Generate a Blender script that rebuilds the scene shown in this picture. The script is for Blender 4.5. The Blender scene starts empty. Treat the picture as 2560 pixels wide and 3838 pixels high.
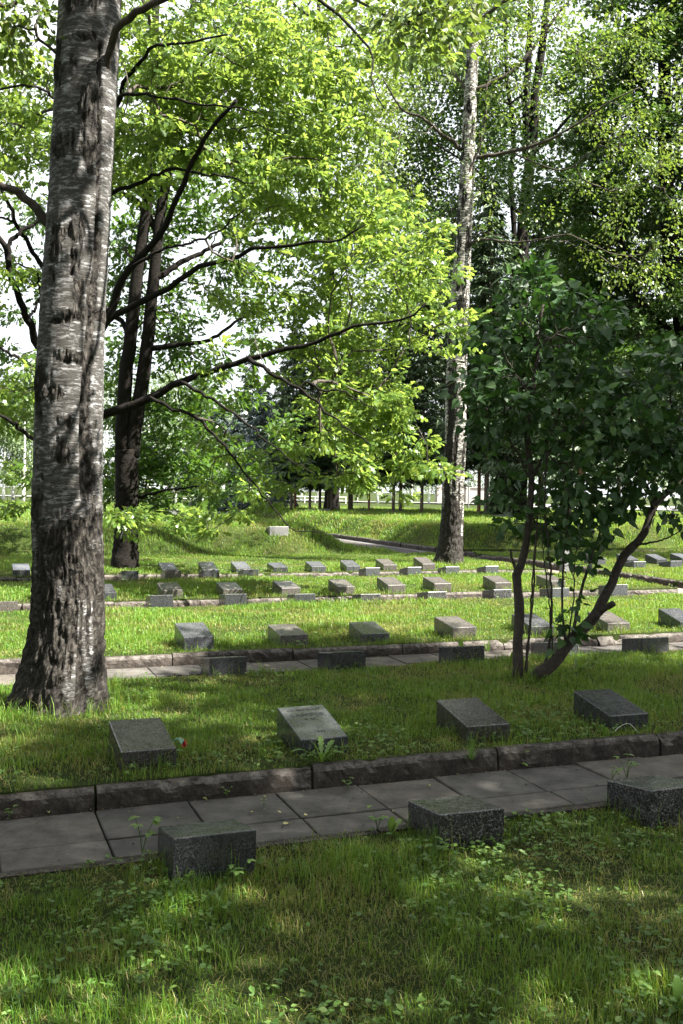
import bpy, math, time
import numpy as np
from mathutils import Matrix, Vector
T0 = time.time()
rng = np.random.default_rng(7)
sc = bpy.context.scene
COL = sc.collection

# ------------------------------------------------------------------ camera model (35 mm lens, slight roll)
PITCH, ROLL, PSI, CAMH, FPX = 0.0215166, 0.0167055, 0.3671309, 1.71112, 3739.7
cr, sr = math.cos(ROLL), math.sin(ROLL)
cp, sp = math.cos(PITCH), math.sin(PITCH)
cs, ss = math.cos(PSI), math.sin(PSI)

def D(x, y, Y):
    """a point seen at (x, y) of a 1568-wide view, at world depth Y"""
    a = (x * 1.63265 - 1280) / FPX
    b = -(y * 1.63265 - 1919) / FPX
    X = a * cr - b * sr
    U = a * sr + b * cr
    d = np.array([X, cp + U * sp, -sp + U * cp])
    p = d * (Y / d[1])
    return np.array([p[0], p[1], CAMH + p[2]])

def uv2w(u, v):
    return u * cs - v * ss, u * ss + v * cs

def w2uv(X, Y):
    return X * cs + Y * ss, -X * ss + Y * cs

# ------------------------------------------------------------------ noise
def _hash(ix, iy, iz):
    n = (ix * 374761393 + iy * 668265263 + iz * 2147483647 * 3 + 1013904223) & 0xFFFFFFFF
    n = ((n ^ (n >> 13)) * 1274126177) & 0xFFFFFFFF
    n = (n ^ (n >> 16)) & 0xFFFFFFFF
    return n / 4294967295.0

def noise3(x, y, z):
    x, y, z = np.broadcast_arrays(np.asarray(x, float), np.asarray(y, float), np.asarray(z, float))
    ix, iy, iz = np.floor(x).astype(np.int64), np.floor(y).astype(np.int64), np.floor(z).astype(np.int64)
    fx, fy, fz = x - ix, y - iy, z - iz
    fx, fy, fz = [f * f * (3 - 2 * f) for f in (fx, fy, fz)]
    r = 0
    for dx in (0, 1):
        for dy in (0, 1):
            for dz in (0, 1):
                w = (fx if dx else 1 - fx) * (fy if dy else 1 - fy) * (fz if dz else 1 - fz)
                r = r + w * _hash(ix + dx, iy + dy, iz + dz)
    return r

def fbm(x, y, z=0.0, o=4):
    r, a, s = 0, .5, 0
    for i in range(o):
        r = r + a * noise3(x * 2 ** i + 17 * i, y * 2 ** i + 5 * i, z * 2 ** i)
        s += a
        a *= .5
    return r / s

def smooth(x):
    x = np.clip(x, 0, 1)
    return x * x * (3 - 2 * x)

# ------------------------------------------------------------------ mesh helpers
def link(o, parent=None):
    COL.objects.link(o)
    if parent is not None:
        o.parent = parent
    return o

def mesh_obj(name, V, faces, mat, parent=None, smooth_shade=False, attrs=None, loc=None, mats=None, midx=None):
    """V (n,3); faces: list of (m,k) int arrays"""
    V = np.asarray(V, np.float32)
    if loc is not None:
        V = V - np.asarray(loc, np.float32)
    me = bpy.data.meshes.new(name)
    faces = [np.asarray(f, np.int32) for f in faces if len(f)]
    nl = sum(f.size for f in faces)
    nf = sum(len(f) for f in faces)
    me.vertices.add(len(V))
    me.vertices.foreach_set('co', V.ravel())
    me.loops.add(nl)
    me.polygons.add(nf)
    me.loops.foreach_set('vertex_index', np.concatenate([f.ravel() for f in faces]))
    st, c = [], 0
    for f in faces:
        k = f.shape[1]
        st.append(c + np.arange(len(f)) * k)
        c += f.size
    me.polygons.foreach_set('loop_start', np.concatenate(st).astype(np.int32))
    me.polygons.foreach_set('use_smooth', np.full(nf, smooth_shade))
    if midx is not None:
        me.polygons.foreach_set('material_index', np.asarray(midx, np.int32))
    for k, a in (attrs or {}).items():
        at = me.attributes.new(k, 'FLOAT', 'POINT')
        at.data.foreach_set('value', np.asarray(a, np.float32))
    for m in (mats or [mat]):
        me.materials.append(m)
    me.update(calc_edges=True)
    o = bpy.data.objects.new(name, me)
    if loc is not None:
        o.location = loc
    return link(o, parent)

class Geo:
    def __init__(s):
        s.V, s.F, s.A, s.n = [], {}, [], 0
    def add(s, V, faces, a=0.0):
        V = np.asarray(V, float)
        for f in faces:
            f = np.asarray(f, int)
            if len(f):
                s.F.setdefault(f.shape[1], []).append(f + s.n)
        s.V.append(V)
        s.A.append(np.broadcast_to(np.asarray(a, float), (len(V),)))
        s.n += len(V)
    def tube(s, P, R, k=6, cap=True, jit=0.0, a=0.0):
        P = np.asarray(P, float)
        n = len(P)
        R = np.broadcast_to(np.asarray(R, float), (n,))
        t = np.gradient(P, axis=0)
        t /= np.linalg.norm(t, axis=1, keepdims=True) + 1e-9
        ref = np.array([0, 0, 1.0]) if abs(t[0, 2]) < .8 else np.array([1.0, 0, 0])
        b = np.cross(t, ref); b /= np.linalg.norm(b, axis=1, keepdims=True) + 1e-9
        c = np.cross(b, t)
        ang = np.arange(k) * 2 * np.pi / k
        rr = R[:, None] * (1 + jit * (rng.random((n, k)) - .5))
        V = P[:, None, :] + rr[..., None] * (np.cos(ang)[None, :, None] * b[:, None, :] + np.sin(ang)[None, :, None] * c[:, None, :])
        V = V.reshape(-1, 3)
        i = np.arange(n - 1)[:, None] * k
        j = np.arange(k)[None, :]
        j2 = (j + 1) % k
        q = np.stack([i + j, i + j2, i + k + j2, i + k + j], -1).reshape(-1, 4)
        fs = [q]
        if cap:
            V = np.vstack([V, P[:1], P[-1:]])
            jj = np.arange(k)
            t0 = np.stack([np.full(k, n * k), (jj + 1) % k, jj], 1)
            t1 = np.stack([np.full(k, n * k + 1), (n - 1) * k + jj, (n - 1) * k + (jj + 1) % k], 1)
            fs.append(np.vstack([t0, t1]))
        s.add(V, fs, a)
    def obj(s, name, mat, parent=None, sm=False, attr='rnd', loc=None):
        return mesh_obj(name, np.vstack(s.V), [np.vstack(v) for v in s.F.values()], mat, parent, sm,
                        {attr: np.concatenate(s.A)}, loc)

def tag(o, label=None, cat=None, group=None, kind=None):
    if label: o['label'] = label
    if cat: o['category'] = cat
    if group: o['group'] = group
    if kind: o['kind'] = kind
    return o

def thing(name, loc, label, cat, group=None):
    o = bpy.data.objects.new(name, None)
    o.empty_display_size = .2
    o.location = loc
    link(o)
    return tag(o, label, cat, group)

def child(o, parent):
    """parent a mesh built in world coordinates to an unrotated Empty"""
    o.parent = parent
    o.matrix_parent_inverse = Matrix.Translation(-Vector(parent.location))
    return o

def smoothpath(P, n):
    """Catmull-Rom resample"""
    P = np.asarray(P, float)
    if len(P) < 3:
        t = np.linspace(0, 1, n)[:, None]
        return P[0] * (1 - t) + P[-1] * t
    Q = np.vstack([2 * P[0] - P[1], P, 2 * P[-1] - P[-2]])
    d = np.r_[0, np.cumsum(np.linalg.norm(np.diff(P, axis=0)[:, :3], axis=1))]
    s = np.linspace(0, d[-1], n)
    i = np.clip(np.searchsorted(d, s, 'right') - 1, 0, len(P) - 2)
    t = ((s - d[i]) / (d[i + 1] - d[i] + 1e-12))[:, None]
    p0, p1, p2, p3 = Q[i], Q[i + 1], Q[i + 2], Q[i + 3]
    return .5 * (2 * p1 + (p2 - p0) * t + (2 * p0 - 5 * p1 + 4 * p2 - p3) * t ** 2 + (3 * p1 - p0 - 3 * p2 + p3) * t ** 3)

# ------------------------------------------------------------------ materials
def new_mat(name):
    m = bpy.data.materials.new(name)
    m.use_nodes = True
    nt = m.node_tree
    nt.nodes.clear()
    return m, nt, nt.nodes, nt.links

def N(nt, t, **k):
    n = nt.nodes.new(t)
    for a, v in k.items():
        if a.startswith('i_'):
            n.inputs[a[2:].replace('_', ' ')].default_value = v
        else:
            setattr(n, a, v)
    return n

def ramp(nt, stops, fac=None, interp='LINEAR'):
    r = nt.nodes.new('ShaderNodeValToRGB')
    r.color_ramp.interpolation = interp
    e = r.color_ramp.elements
    while len(e) < len(stops): e.new(.5)
    for el, (p, c) in zip(e, stops):
        el.position = p
        el.color = (*c, 1) if len(c) == 3 else c
    if fac is not None: nt.links.new(fac, r.inputs[0])
    return r

def objco(nt, scale=(1, 1, 1)):
    tc = nt.nodes.new('ShaderNodeTexCoord')
    mp = nt.nodes.new('ShaderNodeMapping')
    mp.inputs['Scale'].default_value = scale
    nt.links.new(tc.outputs['Object'], mp.inputs[0])
    return mp.outputs[0]

def noise_n(nt, vec, scale, detail=4, rough=.6):
    n = nt.nodes.new('ShaderNodeTexNoise')
    n.inputs['Scale'].default_value = scale
    n.inputs['Detail'].default_value = detail
    n.inputs['Roughness'].default_value = rough
    if vec is not None: nt.links.new(vec, n.inputs['Vector'])
    return n.outputs['Fac']

def mix_rgb(nt, f, a, b, blend='MIX'):
    m = nt.nodes.new('ShaderNodeMix')
    m.data_type = 'RGBA'
    m.blend_type = blend
    for sock, v in ((m.inputs[0], f), (m.inputs[6], a), (m.inputs[7], b)):
        if isinstance(v, (int, float)): sock.default_value = v
        elif isinstance(v, tuple): sock.default_value = (*v, 1)
        else: nt.links.new(v, sock)
    return m.outputs[2]

def out_mat(nt, sh):
    o = nt.nodes.new('ShaderNodeOutputMaterial')
    nt.links.new(sh, o.inputs[0])

def leaf_mat(name, stops, trans, tf=.45, rough=.4, spec=.5):
    m, nt, n, l = new_mat(name)
    at = N(nt, 'ShaderNodeAttribute', attribute_name='rnd')
    r = ramp(nt, stops, at.outputs['Fac'])
    p = N(nt, 'ShaderNodeBsdfPrincipled', i_Roughness=rough)
    p.inputs['Specular IOR Level'].default_value = spec
    l.new(r.outputs[0], p.inputs['Base Color'])
    t = N(nt, 'ShaderNodeBsdfTranslucent')
    tc = mix_rgb(nt, .55, r.outputs[0], trans)
    l.new(tc, t.inputs[0])
    mx = N(nt, 'ShaderNodeMixShader')
    mx.inputs[0].default_value = tf
    l.new(p.outputs[0], mx.inputs[1])
    l.new(t.outputs[0], mx.inputs[2])
    out_mat(nt, mx.outputs[0])
    return m

def pmat(name, col, rough=.8, bump=None, spec=.5):
    """noise-varied principled material; col = list of ramp stops, bump = (scale, strength, distance)"""
    m, nt, n, l = new_mat(name)
    v = objco(nt)
    f = noise_n(nt, v, col[0], 6, .65)
    r = ramp(nt, col[1], f)
    p = N(nt, 'ShaderNodeBsdfPrincipled', i_Roughness=rough)
    p.inputs['Specular IOR Level'].default_value = spec
    l.new(r.outputs[0], p.inputs['Base Color'])
    if bump:
        b = N(nt, 'ShaderNodeBump', i_Strength=bump[1], i_Distance=bump[2])
        l.new(noise_n(nt, v, bump[0], 5, .65), b.inputs['Height'])
        l.new(b.outputs[0], p.inputs['Normal'])
    out_mat(nt, p.outputs[0])
    return m

M = {}
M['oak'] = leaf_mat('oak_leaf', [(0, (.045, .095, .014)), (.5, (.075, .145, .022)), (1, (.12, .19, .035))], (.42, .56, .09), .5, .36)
M['oak_dark'] = leaf_mat('oak_leaf_shade', [(0, (.035, .08, .012)), (1, (.07, .14, .02))], (.16, .30, .02), .4, .4)  # darker oak leaf, the crown's shade is put into its colour
M['lilac'] = leaf_mat('lilac_leaf', [(0, (.024, .062, .02)), (.8, (.045, .10, .028)), (1, (.075, .14, .03))], (.08, .2, .02), .25, .45, .4)
M['birchleaf'] = leaf_mat('birch_leaf', [(0, (.05, .10, .015)), (.7, (.09, .15, .025)), (1, (.16, .18, .045))], (.26, .36, .04), .42, .4)
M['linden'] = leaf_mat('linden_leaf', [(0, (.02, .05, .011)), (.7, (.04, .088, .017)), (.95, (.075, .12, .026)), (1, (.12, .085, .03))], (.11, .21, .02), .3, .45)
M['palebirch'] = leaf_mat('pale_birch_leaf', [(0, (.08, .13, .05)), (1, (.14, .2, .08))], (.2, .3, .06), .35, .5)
M['needle'] = leaf_mat('spruce_needle', [(0, (.026, .052, .02)), (.8, (.052, .09, .032)), (1, (.10, .13, .055))], (.05, .08, .03), .1, .55)
M['blueneedle'] = leaf_mat('blue_spruce_needle', [(0, (.05, .08, .075)), (1, (.12, .16, .15))], (.1, .13, .12), .1, .55)
M['weed'] = leaf_mat('weed_leaf', [(0, (.055, .12, .02)), (.7, (.10, .19, .035)), (1, (.17, .25, .06))], (.24, .38, .04), .4, .45)
M['fallen'] = leaf_mat('fallen_leaf', [(0, (.28, .26, .06)), (1, (.5, .45, .2))], (.4, .35, .1), .2, .6)
M['litter'] = leaf_mat('dead_leaf', [(0, (.02, .014, .008)), (.7, (.07, .05, .028)), (1, (.2, .17, .07))], (.1, .07, .03), .1, .7)
M['red'] = pmat('red_cloth', (30, [(0, (.22, .006, .005)), (1, (.33, .014, .01))]), .6)
M['yellow'] = pmat('yellow_cloth', (30, [(0, (.6, .3, .03)), (1, (.75, .45, .06))]), .6)
M['greencloth'] = pmat('green_cloth', (30, [(0, (.06, .16, .11)), (1, (.12, .25, .16))]), .6)
M['straw'] = pmat('straw', (30, [(0, (.4, .32, .16)), (1, (.6, .52, .32))]), .8)
M['bark'] = pmat('dark_bark', (14, [(.3, (.022, .017, .012)), (.7, (.07, .055, .04))]), .9, (30, .8, .02))
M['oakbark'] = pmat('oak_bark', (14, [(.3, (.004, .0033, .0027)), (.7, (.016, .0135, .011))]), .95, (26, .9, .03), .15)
M['lilacbark'] = pmat('lilac_bark', (25, [(.3, (.018, .014, .011)), (.7, (.06, .047, .036))]), .9, (40, .7, .01))
M['twig'] = pmat('twig_bark', (9, [(.3, (.025, .019, .014)), (.7, (.06, .048, .036))]), .9)
M['sprucebark'] = pmat('spruce_bark', (8, [(.3, (.07, .055, .042)), (.7, (.17, .14, .11))]), .9, (16, .6, .02))
M['pinebark'] = pmat('pine_bark', (6, [(.3, (.12, .06, .04)), (.7, (.25, .13, .085))]), .9)
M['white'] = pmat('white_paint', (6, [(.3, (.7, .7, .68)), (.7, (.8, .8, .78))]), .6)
M['pinkwall'] = pmat('pale_pink_plaster', (1.5, [(.3, (.33, .30, .285)), (.7, (.4, .365, .345))]), .85)
M['metal'] = pmat('grey_metal', (6, [(.3, (.08, .08, .08)), (.7, (.12, .12, .12))]), .5)
M['paleroad'] = pmat('pale_road', (2, [(.3, (.2, .195, .19)), (.7, (.27, .265, .26))]), .9)

def soil_mat():
    m, nt, n, l = new_mat('lawn_soil')
    v = objco(nt)
    f = noise_n(nt, v, 1.3, 8, .7)
    r = ramp(nt, [(.3, (.022, .03, .009)), (.55, (.042, .062, .014)), (.75, (.07, .08, .026))], f)
    f2 = noise_n(nt, v, 38, 5, .7)
    r2 = ramp(nt, [(.3, (.25, .25, .25)), (.7, (1, 1, 1))], f2)
    far = mix_rgb(nt, .75, r.outputs[0], r2.outputs[0], 'MULTIPLY')
    p = N(nt, 'ShaderNodeBsdfPrincipled', i_Roughness=.95)
    p.inputs['Specular IOR Level'].default_value = .1
    l.new(far, p.inputs['Base Color'])
    b = N(nt, 'ShaderNodeBump', i_Strength=.9, i_Distance=.03)
    l.new(f2, b.inputs['Height'])
    l.new(b.outputs[0], p.inputs['Normal'])
    out_mat(nt, p.outputs[0])
    return m
M['soil'] = soil_mat()

def grass_mat():
    m, nt, n, l = new_mat('grass_blades')
    at = N(nt, 'ShaderNodeAttribute', attribute_name='rnd')
    dr = N(nt, 'ShaderNodeAttribute', attribute_name='dry')
    r = ramp(nt, [(0, (.018, .06, .006)), (.5, (.060, .155, .012)), (.85, (.125, .245, .03)), (1, (.20, .30, .06))], at.outputs['Fac'])
    r2 = ramp(nt, [(0, (.16, .13, .05)), (1, (.28, .22, .09))], at.outputs['Fac'])
    c = mix_rgb(nt, dr.outputs['Fac'], r.outputs[0], r2.outputs[0])
    p = N(nt, 'ShaderNodeBsdfPrincipled', i_Roughness=.45)
    p.inputs['Specular IOR Level'].default_value = .35
    l.new(c, p.inputs['Base Color'])
    t = N(nt, 'ShaderNodeBsdfTranslucent')
    l.new(mix_rgb(nt, .5, c, (.42, .52, .045)), t.inputs[0])
    mx = N(nt, 'ShaderNodeMixShader')
    mx.inputs[0].default_value = .38
    l.new(p.outputs[0], mx.inputs[1]); l.new(t.outputs[0], mx.inputs[2])
    out_mat(nt, mx.outputs[0])
    return m
M['grass'] = grass_mat()

def granite(name, base, fleck, dark, size=1.0, rough=.32):
    m, nt, n, l = new_mat(name)
    v = objco(nt)
    vo = N(nt, 'ShaderNodeTexVoronoi', i_Scale=210 / size)
    l.new(v, vo.inputs['Vector'])
    sep = N(nt, 'ShaderNodeSeparateColor')
    l.new(vo.outputs['Color'], sep.inputs[0])
    r = ramp(nt, [(0, dark), (.42, base), (.74, base), (.8, fleck), (1, fleck)], sep.outputs[0], 'CONSTANT')
    f = noise_n(nt, v, 5, 5, .6)
    r2 = ramp(nt, [(.3, (.72, .72, .72)), (.7, (1.15, 1.15, 1.15))], f)
    c = mix_rgb(nt, 1.0, r.outputs[0], r2.outputs[0], 'MULTIPLY')
    # dust and lichen on the top
    geo = N(nt, 'ShaderNodeNewGeometry')
    sx = N(nt, 'ShaderNodeSeparateXYZ')
    l.new(geo.outputs['True Normal'], sx.inputs[0])
    up = ramp(nt, [(.6, (0, 0, 0)), (.9, (1, 1, 1))], sx.outputs[2])
    ns = ramp(nt, [(.45, (0, 0, 0)), (.75, (.35, .35, .35))], noise_n(nt, v, 9, 6, .75))
    mm = N(nt, 'ShaderNodeMath', operation='MULTIPLY')
    l.new(up.outputs[0], mm.inputs[0]); l.new(ns.outputs[0], mm.inputs[1])
    c = mix_rgb(nt, mm.outputs[0], c, (.12, .115, .10))
    p = N(nt, 'ShaderNodeBsdfPrincipled')
    p.inputs['IOR'].default_value = 1.6
    l.new(c, p.inputs['Base Color'])
    rr = ramp(nt, [(.3, (rough,) * 3), (.7, (rough + .22,) * 3)], noise_n(nt, v, 14, 5, .7))
    l.new(rr.outputs[0], p.inputs['Roughness'])
    b = N(nt, 'ShaderNodeBump', i_Strength=.08, i_Distance=.002)
    l.new(noise_n(nt, v, 260, 3, .6), b.inputs['Height'])
    l.new(b.outputs[0], p.inputs['Normal'])
    out_mat(nt, p.outputs[0])
    return m
M['gran_grey'] = granite('grey_granite', (.046, .049, .055), (.11, .115, .125), (.022, .023, .026), .9, .18)
M['gran_dark'] = granite('dark_granite', (.026, .028, .032), (.07, .073, .08), (.012, .012, .014), .8, .16)
M['gran_brown'] = granite('brown_granite', (.066, .059, .053), (.15, .137, .126), (.028, .025, .022), .9, .2)
M['gran_fleck'] = granite('flecked_granite', (.028, .028, .031), (.14, .14, .14), (.012, .012, .013), 1.15, .16)
M['gran_shade'] = granite('shaded_brown_granite', (.034, .031, .029), (.10, .094, .09), (.014, .0125, .0115), 1.0, .16)  # brown granite darkened to put the near row's shade into its colour
M['gran_slate'] = granite('slate_granite', (.032, .035, .040), (.07, .075, .083), (.016, .017, .02), .8, .15)
M['gran_pale'] = granite('pale_granite', (.13, .13, .13), (.2, .2, .2), (.08, .08, .08))
M['cut'] = pmat('cut_letters', (20, [(.3, (.008, .008, .008)), (.7, (.02, .02, .02))]), .9)

def slab_mat():
    m, nt, n, l = new_mat('concrete_slabs')
    v = objco(nt)
    at = N(nt, 'ShaderNodeAttribute', attribute_name='rnd')
    r = ramp(nt, [(0, (.066, .062, .059)), (.5, (.084, .079, .074)), (1, (.104, .092, .08))], at.outputs['Fac'])
    f = ramp(nt, [(.3, (.4, .39, .37)), (.48, (.85, .84, .82)), (.7, (1.5, 1.46, 1.4))], noise_n(nt, v, 4.5, 9, .72))
    c = mix_rgb(nt, 1.0, r.outputs[0], f.outputs[0], 'MULTIPLY')
    sp_ = ramp(nt, [(.62, (0, 0, 0)), (.72, (1, 1, 1))], noise_n(nt, v, 55, 3, .6))
    c = mix_rgb(nt, .0, c, c)
    mm = N(nt, 'ShaderNodeMath', operation='MULTIPLY'); mm.inputs[1].default_value = .35
    l.new(sp_.outputs[0], mm.inputs[0])
    c = mix_rgb(nt, mm.outputs[0], c, (.17, .16, .145))
    p = N(nt, 'ShaderNodeBsdfPrincipled', i_Roughness=.88)
    p.inputs['Specular IOR Level'].default_value = .25
    l.new(c, p.inputs['Base Color'])
    b = N(nt, 'ShaderNodeBump', i_Strength=.5, i_Distance=.004)
    l.new(noise_n(nt, v, 90, 6, .75), b.inputs['Height'])
    l.new(b.outputs[0], p.inputs['Normal'])
    out_mat(nt, p.outputs[0])
    return m
M['slab'] = slab_mat()
def kerb_mat():
    m, nt, n, l = new_mat('kerb_concrete')
    v = objco(nt)
    r = ramp(nt, [(.28, (.010, .0085, .007)), (.46, (.032, .026, .021)), (.6, (.065, .053, .044)), (.78, (.14, .125, .11))], noise_n(nt, v, 11, 9, .75))
    f2 = ramp(nt, [(.35, (.45, .45, .45)), (.65, (1.2, 1.2, 1.2))], noise_n(nt, v, 120, 3, .6))
    c = mix_rgb(nt, .8, r.outputs[0], f2.outputs[0], 'MULTIPLY')
    geo = N(nt, 'ShaderNodeNewGeometry'); sx = N(nt, 'ShaderNodeSeparateXYZ')
    l.new(geo.outputs['Normal'], sx.inputs[0])
    edge = ramp(nt, [(.15, (0, 0, 0)), (.4, (1, 1, 1)), (.85, (1, 1, 1)), (.97, (.25, .25, .25))], sx.outputs[2])
    ew = ramp(nt, [(.4, (0, 0, 0)), (.6, (.8, .8, .8))], noise_n(nt, v, 16, 8, .78))
    me_ = N(nt, 'ShaderNodeMath', operation='MULTIPLY')
    l.new(edge.outputs[0], me_.inputs[0]); l.new(ew.outputs[0], me_.inputs[1])
    c = mix_rgb(nt, me_.outputs[0], c, (.17, .155, .14))
    up = ramp(nt, [(.85, (0, 0, 0)), (.98, (1, 1, 1))], sx.outputs[2])
    ns = ramp(nt, [(.42, (0, 0, 0)), (.6, (1, 1, 1))], noise_n(nt, v, 7, 6, .7))
    mm = N(nt, 'ShaderNodeMath', operation='MULTIPLY')
    l.new(up.outputs[0], mm.inputs[0]); l.new(ns.outputs[0], mm.inputs[1])
    c = mix_rgb(nt, mm.outputs[0], c, (.035, .031, .02))
    p = N(nt, 'ShaderNodeBsdfPrincipled', i_Roughness=.9)
    p.inputs['Specular IOR Level'].default_value = .3
    l.new(c, p.inputs['Base Color'])
    b = N(nt, 'ShaderNodeBump', i_Strength=1.0, i_Distance=.012)
    l.new(noise_n(nt, v, 45, 8, .75), b.inputs['Height'])
    l.new(b.outputs[0], p.inputs['Normal'])
    out_mat(nt, p.outputs[0])
    return m
M['kerb'] = kerb_mat()
M['asphalt'] = pmat('old_asphalt', (6, [(.3, (.04, .034, .031)), (.7, (.07, .06, .054))]), .95, (70, .6, .006))
M['dirt'] = pmat('bare_dirt', (7, [(.3, (.05, .036, .026)), (.7, (.11, .08, .058))]), .95, (40, .8, .012))
M['greystrip'] = pmat('grey_path_edge', (3, [(.3, (.075, .072, .07)), (.7, (.11, .105, .10))]), .9)
M['pinkgravel'] = pmat('pinkish_gravel', (9, [(.3, (.12, .09, .075)), (.7, (.2, .155, .13))]), .95, (80, .6, .008))

def bark_mat(name, white=(.29, .29, .295), rough_amount=1.0):
    """birch bark: 'rough' attribute = dark fissured bark, the rest pale with dark lenticels; UV free: cylinder coords are attributes"""
    m, nt, n, l = new_mat(name)
    aa = N(nt, 'ShaderNodeAttribute', attribute_name='ang')     # metres around the trunk
    ah = N(nt, 'ShaderNodeAttribute', attribute_name='hgt')     # metres up the trunk
    ar = N(nt, 'ShaderNodeAttribute', attribute_name='rough')
    cb = N(nt, 'ShaderNodeCombineXYZ')
    l.new(aa.outputs['Fac'], cb.inputs[0]); l.new(ah.outputs['Fac'], cb.inputs[1])
    def mapped(sx_, sy_):
        mp = N(nt, 'ShaderNodeMapping')
        mp.inputs['Scale'].default_value = (sx_, sy_, 1)
        l.new(cb.outputs[0], mp.inputs[0])
        return mp.outputs[0]
    warpn = noise_n(nt, mapped(5, 5), 1.0, 3, .5)
    len1 = noise_n(nt, mapped(12, 38), 1.0, 5, .62)
    lr = ramp(nt, [(.47, (1, 1, 1)), (.53, (0, 0, 0))], len1)
    len2 = noise_n(nt, mapped(30, 85), 1.0, 3, .6)
    lr2 = ramp(nt, [(.40, (.8, .8, .8)), (.48, (0, 0, 0))], len2)
    mxl = N(nt, 'ShaderNodeMath', operation='MAXIMUM')
    l.new(lr.outputs[0], mxl.inputs[0]); l.new(lr2.outputs[0], mxl.inputs[1])
    blot = ramp(nt, [(.38, (.14, .13, .118)), (.5, (.5, .49, .465)), (.6, (1, 1, 1)), (.8, (1.2, 1.2, 1.2))], noise_n(nt, mapped(4.5, 11), 1.0, 9, .72))
    wc = mix_rgb(nt, 1.0, white, blot.outputs[0], 'MULTIPLY')
    wc = mix_rgb(nt, mxl.outputs[0], wc, (.045, .042, .037))
    # fissured plates
    vm = N(nt, 'ShaderNodeMapping'); vm.inputs['Scale'].default_value = (26, 8.5, 1)
    l.new(cb.outputs[0], vm.inputs[0])
    vadd = N(nt, 'ShaderNodeVectorMath', operation='ADD')
    nz3 = N(nt, 'ShaderNodeTexNoise', i_Scale=1.0, i_Detail=5.0); l.new(mapped(14, 9), nz3.inputs['Vector'])
    vsc = N(nt, 'ShaderNodeVectorMath', operation='SCALE'); vsc.inputs['Scale'].default_value = 2.6
    l.new(nz3.outputs['Color'], vsc.inputs[0])
    l.new(vm.outputs[0], vadd.inputs[0]); l.new(vsc.outputs[0], vadd.inputs[1])
    vor = N(nt, 'ShaderNodeTexVoronoi', feature='DISTANCE_TO_EDGE', i_Scale=1.0); l.new(vadd.outputs[0], vor.inputs['Vector'])
    crk = ramp(nt, [(.0, (.16, .15, .14)), (.10, (.45, .44, .42)), (.26, (1, 1, 1))], vor.outputs['Distance'])
    pl_ = ramp(nt, [(.3, (.014, .012, .0095)), (.48, (.032, .028, .023)), (.6, (.06, .054, .046)), (.72, (.14, .135, .125))], noise_n(nt, mapped(30, 24), 1.0, 8, .78))
    dkc = mix_rgb(nt, 1.0, pl_.outputs[0], crk.outputs[0], 'MULTIPLY')
    e = N(nt, 'ShaderNodeMath', operation='ADD')
    en = N(nt, 'ShaderNodeMath', operation='MULTIPLY_ADD')
    l.new(noise_n(nt, mapped(11, 26), 1.0, 8, .75), en.inputs[0]); en.inputs[1].default_value = 2.0; en.inputs[2].default_value = -1.0
    l.new(ar.outputs['Fac'], e.inputs[0]); l.new(en.outputs[0], e.inputs[1])
    er = ramp(nt, [(.44, (0, 0, 0)), (.56, (1, 1, 1))], e.outputs[0])
    c = mix_rgb(nt, er.outputs[0], wc, dkc)
    # ochre lichen
    li = ramp(nt, [(.69, (0, 0, 0)), (.76, (.5, .5, .5))], noise_n(nt, mapped(5, 3), 1.0, 6, .7))
    c = mix_rgb(nt, li.outputs[0], c, (.12, .08, .025))
    p = N(nt, 'ShaderNodeBsdfPrincipled', i_Roughness=.8)
    p.inputs['Specular IOR Level'].default_value = .25
    l.new(c, p.inputs['Base Color'])
    hgt = mix_rgb(nt, er.outputs[0], mxl.outputs[0], mix_rgb(nt, .35, crk.outputs[0], noise_n(nt, mapped(60, 45), 1.0, 6, .75)))
    b = N(nt, 'ShaderNodeBump', i_Strength=.8 * rough_amount, i_Distance=.012)
    l.new(hgt, b.inputs['Height'])
    l.new(b.outputs[0], p.inputs['Normal'])
    out_mat(nt, p.outputs[0])
    return m
M['birchbark'] = bark_mat('birch_bark')
M['birchbark2'] = bark_mat('bright_birch_bark', (.82, .8, .75), .6)

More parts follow.
